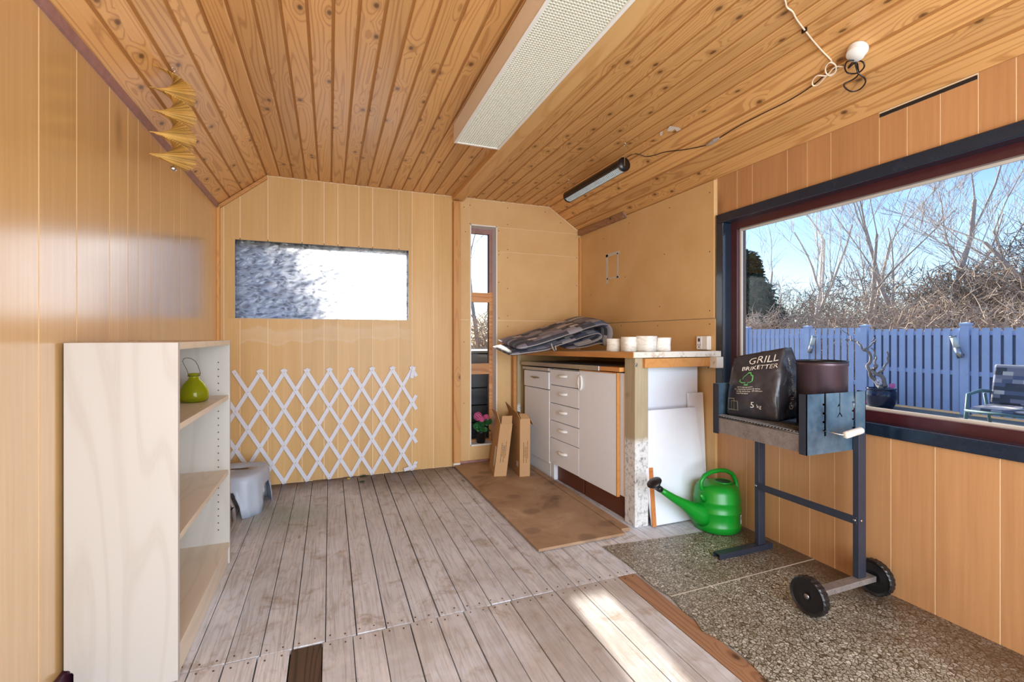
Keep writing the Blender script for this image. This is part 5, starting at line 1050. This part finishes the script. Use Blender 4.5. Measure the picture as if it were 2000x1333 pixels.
def tree(label, x, y, h, r0, mat, seed, lean=(0, 0), spread=0.55, levels=4, first=0.3):
    rnd = random.Random(seed); b = MB(); root = thing('bare_tree', label, 'tree', (x, y, GZ-0.02))
    def grow(p, d, ln, r, lev, bb):
        n_ = 5 if lev < 2 else 3; pts = [p]; dd = d.copy()
        for k in range(n_): dd = (dd+Vector((rnd.gauss(0, 0.09), rnd.gauss(0, 0.09), rnd.gauss(0.03, 0.05)))).normalized(); pts.append(pts[-1]+dd*ln/n_)
        m = len(pts); bb.tube(pts, [max(0.004, r*(1-0.55*k/(m-1))) for k in range(m)], 6 if lev < 2 else 3, cap=False)
        if lev >= levels: return
        nc = rnd.randint(4, 5) if lev == 0 else rnd.randint(3, 5)
        for c in range(nc):
            f = first+(1-first)*(c+1)/nc if lev == 0 else rnd.uniform(0.25, 1.0); i_ = min(m-1, int(f*(m-1))); q = pts[i_]; a = rnd.uniform(0, 2*PI)
            o_ = Vector((math.cos(a), math.sin(a), 0)); nd = (dd*(0.9)+o_*rnd.uniform(spread*0.6, spread*1.3)+Vector((0, 0, 0.15))).normalized()
            grow(q, nd, ln*rnd.uniform(0.45, 0.72), r*(1-0.5*f)*rnd.uniform(0.35, 0.55), lev+1, b)
    tb = MB(); b2 = b
    grow(Vector((0, 0, 0)), Vector((lean[0], lean[1], 1)).normalized(), h, r0, 0, tb); b_all = MB(); tb.obj('trunk', mat, root); b2.obj('branches', mat, root); return root
tree('white-barked bare tree leaning right, thickest pale trunk behind the fence', 15.5, 11.15, 4.6, 0.13, 'barkw', 21, (0.05, -0.14))
tree('bare tree with slender pinkish stem just right of the white-barked tree', 14.5, 9.0, 4.2, 0.07, 'bark', 22, (0.0, -0.1), 0.5)
tree('thin forked bare sapling between the white trunk and the middle trees', 16.0, 9.9, 4.4, 0.06, 'bark', 23, (0, 0.06), 0.6)
tree('tall bare tree with straight trunk right of the window centre', 15.0, 7.35, 5.2, 0.10, 'bark', 24, (0, 0.03), 0.5)
tree('tall bare tree with forked top, trunk nearly touching its straight neighbour', 15.8, 8.15, 5.0, 0.09, 'bark', 25, (0, 0.12), 0.55)
tree('small bare tree next to the evergreen with twiggy crown', 14.5, 11.9, 3.6, 0.06, 'bark', 26, (0, 0.1), 0.6)
tree('bare tree with wide low branches at the right end of the hedge', 14.0, 4.2, 3.8, 0.08, 'bark', 27, (0, 0.45), 0.8)
tree('bare tree behind the thicket, only its top twigs in view', 17.5, 6.3, 4.4, 0.08, 'bark', 28, (0, 0.15), 0.6)
def leafmass(name, mat, boxes, count, s_, seed):
    rnd = random.Random(seed); b = MB()
    for _ in range(count):
        cx_, cy_, cz_, ax, ay, az = rnd.choice(boxes); p = Vector((rnd.gauss(0, 1), rnd.gauss(0, 1), rnd.gauss(0, 1))).normalized()*rnd.uniform(0.65, 1.0); p = Vector((cx_+p.x*ax, cy_+p.y*ay, cz_+p.z*az))
        d = Vector((rnd.gauss(0, 1), rnd.gauss(0, 1), rnd.gauss(-0.4, 0.6))).normalized()*s_*rnd.uniform(0.6, 1.5); w_ = d.orthogonal().normalized()*s_*0.3; b.add([p, p+d*0.5+w_, p+d, p+d*0.5-w_], [(0, 1, 2, 3)])
    return b
ev = thing('evergreen_tree', 'dark green evergreen tree at the left edge of the big window', 'tree', (12.2, 10.3, GZ-0.02))
leafmass('c', None, [(0, 0.15, 1.1, 0.8, 0.9, 1.3), (0.1, 0.1, 0.7, 0.9, 1.0, 1.0), (-0.1, 0.45, 2.3, 0.7, 0.75, 0.9), (0, 0.75, 3.2, 0.5, 0.55, 0.8), (0.1, 1.1, 1.8, 0.8, 0.9, 1.4)], 34000, 0.11, 31).obj('foliage', 'conifer', ev, kind='stuff'); MB().tube([(0, 0.1, 0), (0, 0.2, 1.5), (0, 0.35, 3.2)], [0.12, 0.08, 0.02], 8).obj('trunk', 'bark', ev)
# behind the back wall
h = twigmass('garden_shrub', 'twig', [(2.75, 7.4, 0.55, 0.9, 0.6, 0.95), (3.9, 8.2, 0.7, 1.0, 0.7, 1.1)], 9000, (0.15, 0.45), 0.006, 41, 0.5); tag(h, 'bare twiggy shrub seen through the middle pane of the tall window', 'shrub')
h = twigmass('garden_shrub', 'twigd', [(-0.75, 6.2, 1.3, 0.5, 0.5, 1.6), (-0.25, 6.9, 1.4, 0.6, 0.5, 1.6), (-0.4, 6.4, 1.3, 0.3, 0.4, 1.7)], 9000, (0.15, 0.5), 0.012, 42, 0.5); tag(h, 'grey shrub blurred behind the left half of the pattern glass window', 'shrub')
tree('bare tree far behind the tall window', 5.2, 16.5, 4.6, 0.09, 'bark', 44, (0, 0), 0.6)
db = thing('planter_box', 'dark stained planter box outside below the tall window', 'planter', (1.5, 4.02, GZ))
for k in range(7): BX('board', 'darkbox', db, -0.75, 0.75, 0, 0.02, 0.01+k*0.155, 0.155+k*0.155, 0.003); BX('board', 'darkbox', db, -0.75, 0.75, 0.48, 0.50, 0.01+k*0.155, 0.155+k*0.155, 0.003)
for x in (-0.75, 0.73): BX('end_board', 'darkbox', db, x, x+0.02, 0.02, 0.48, 0.0, 1.09)
BX('lid', 'darkbox', db, -0.77, 0.77, -0.01, 0.51, 1.095, 1.115)
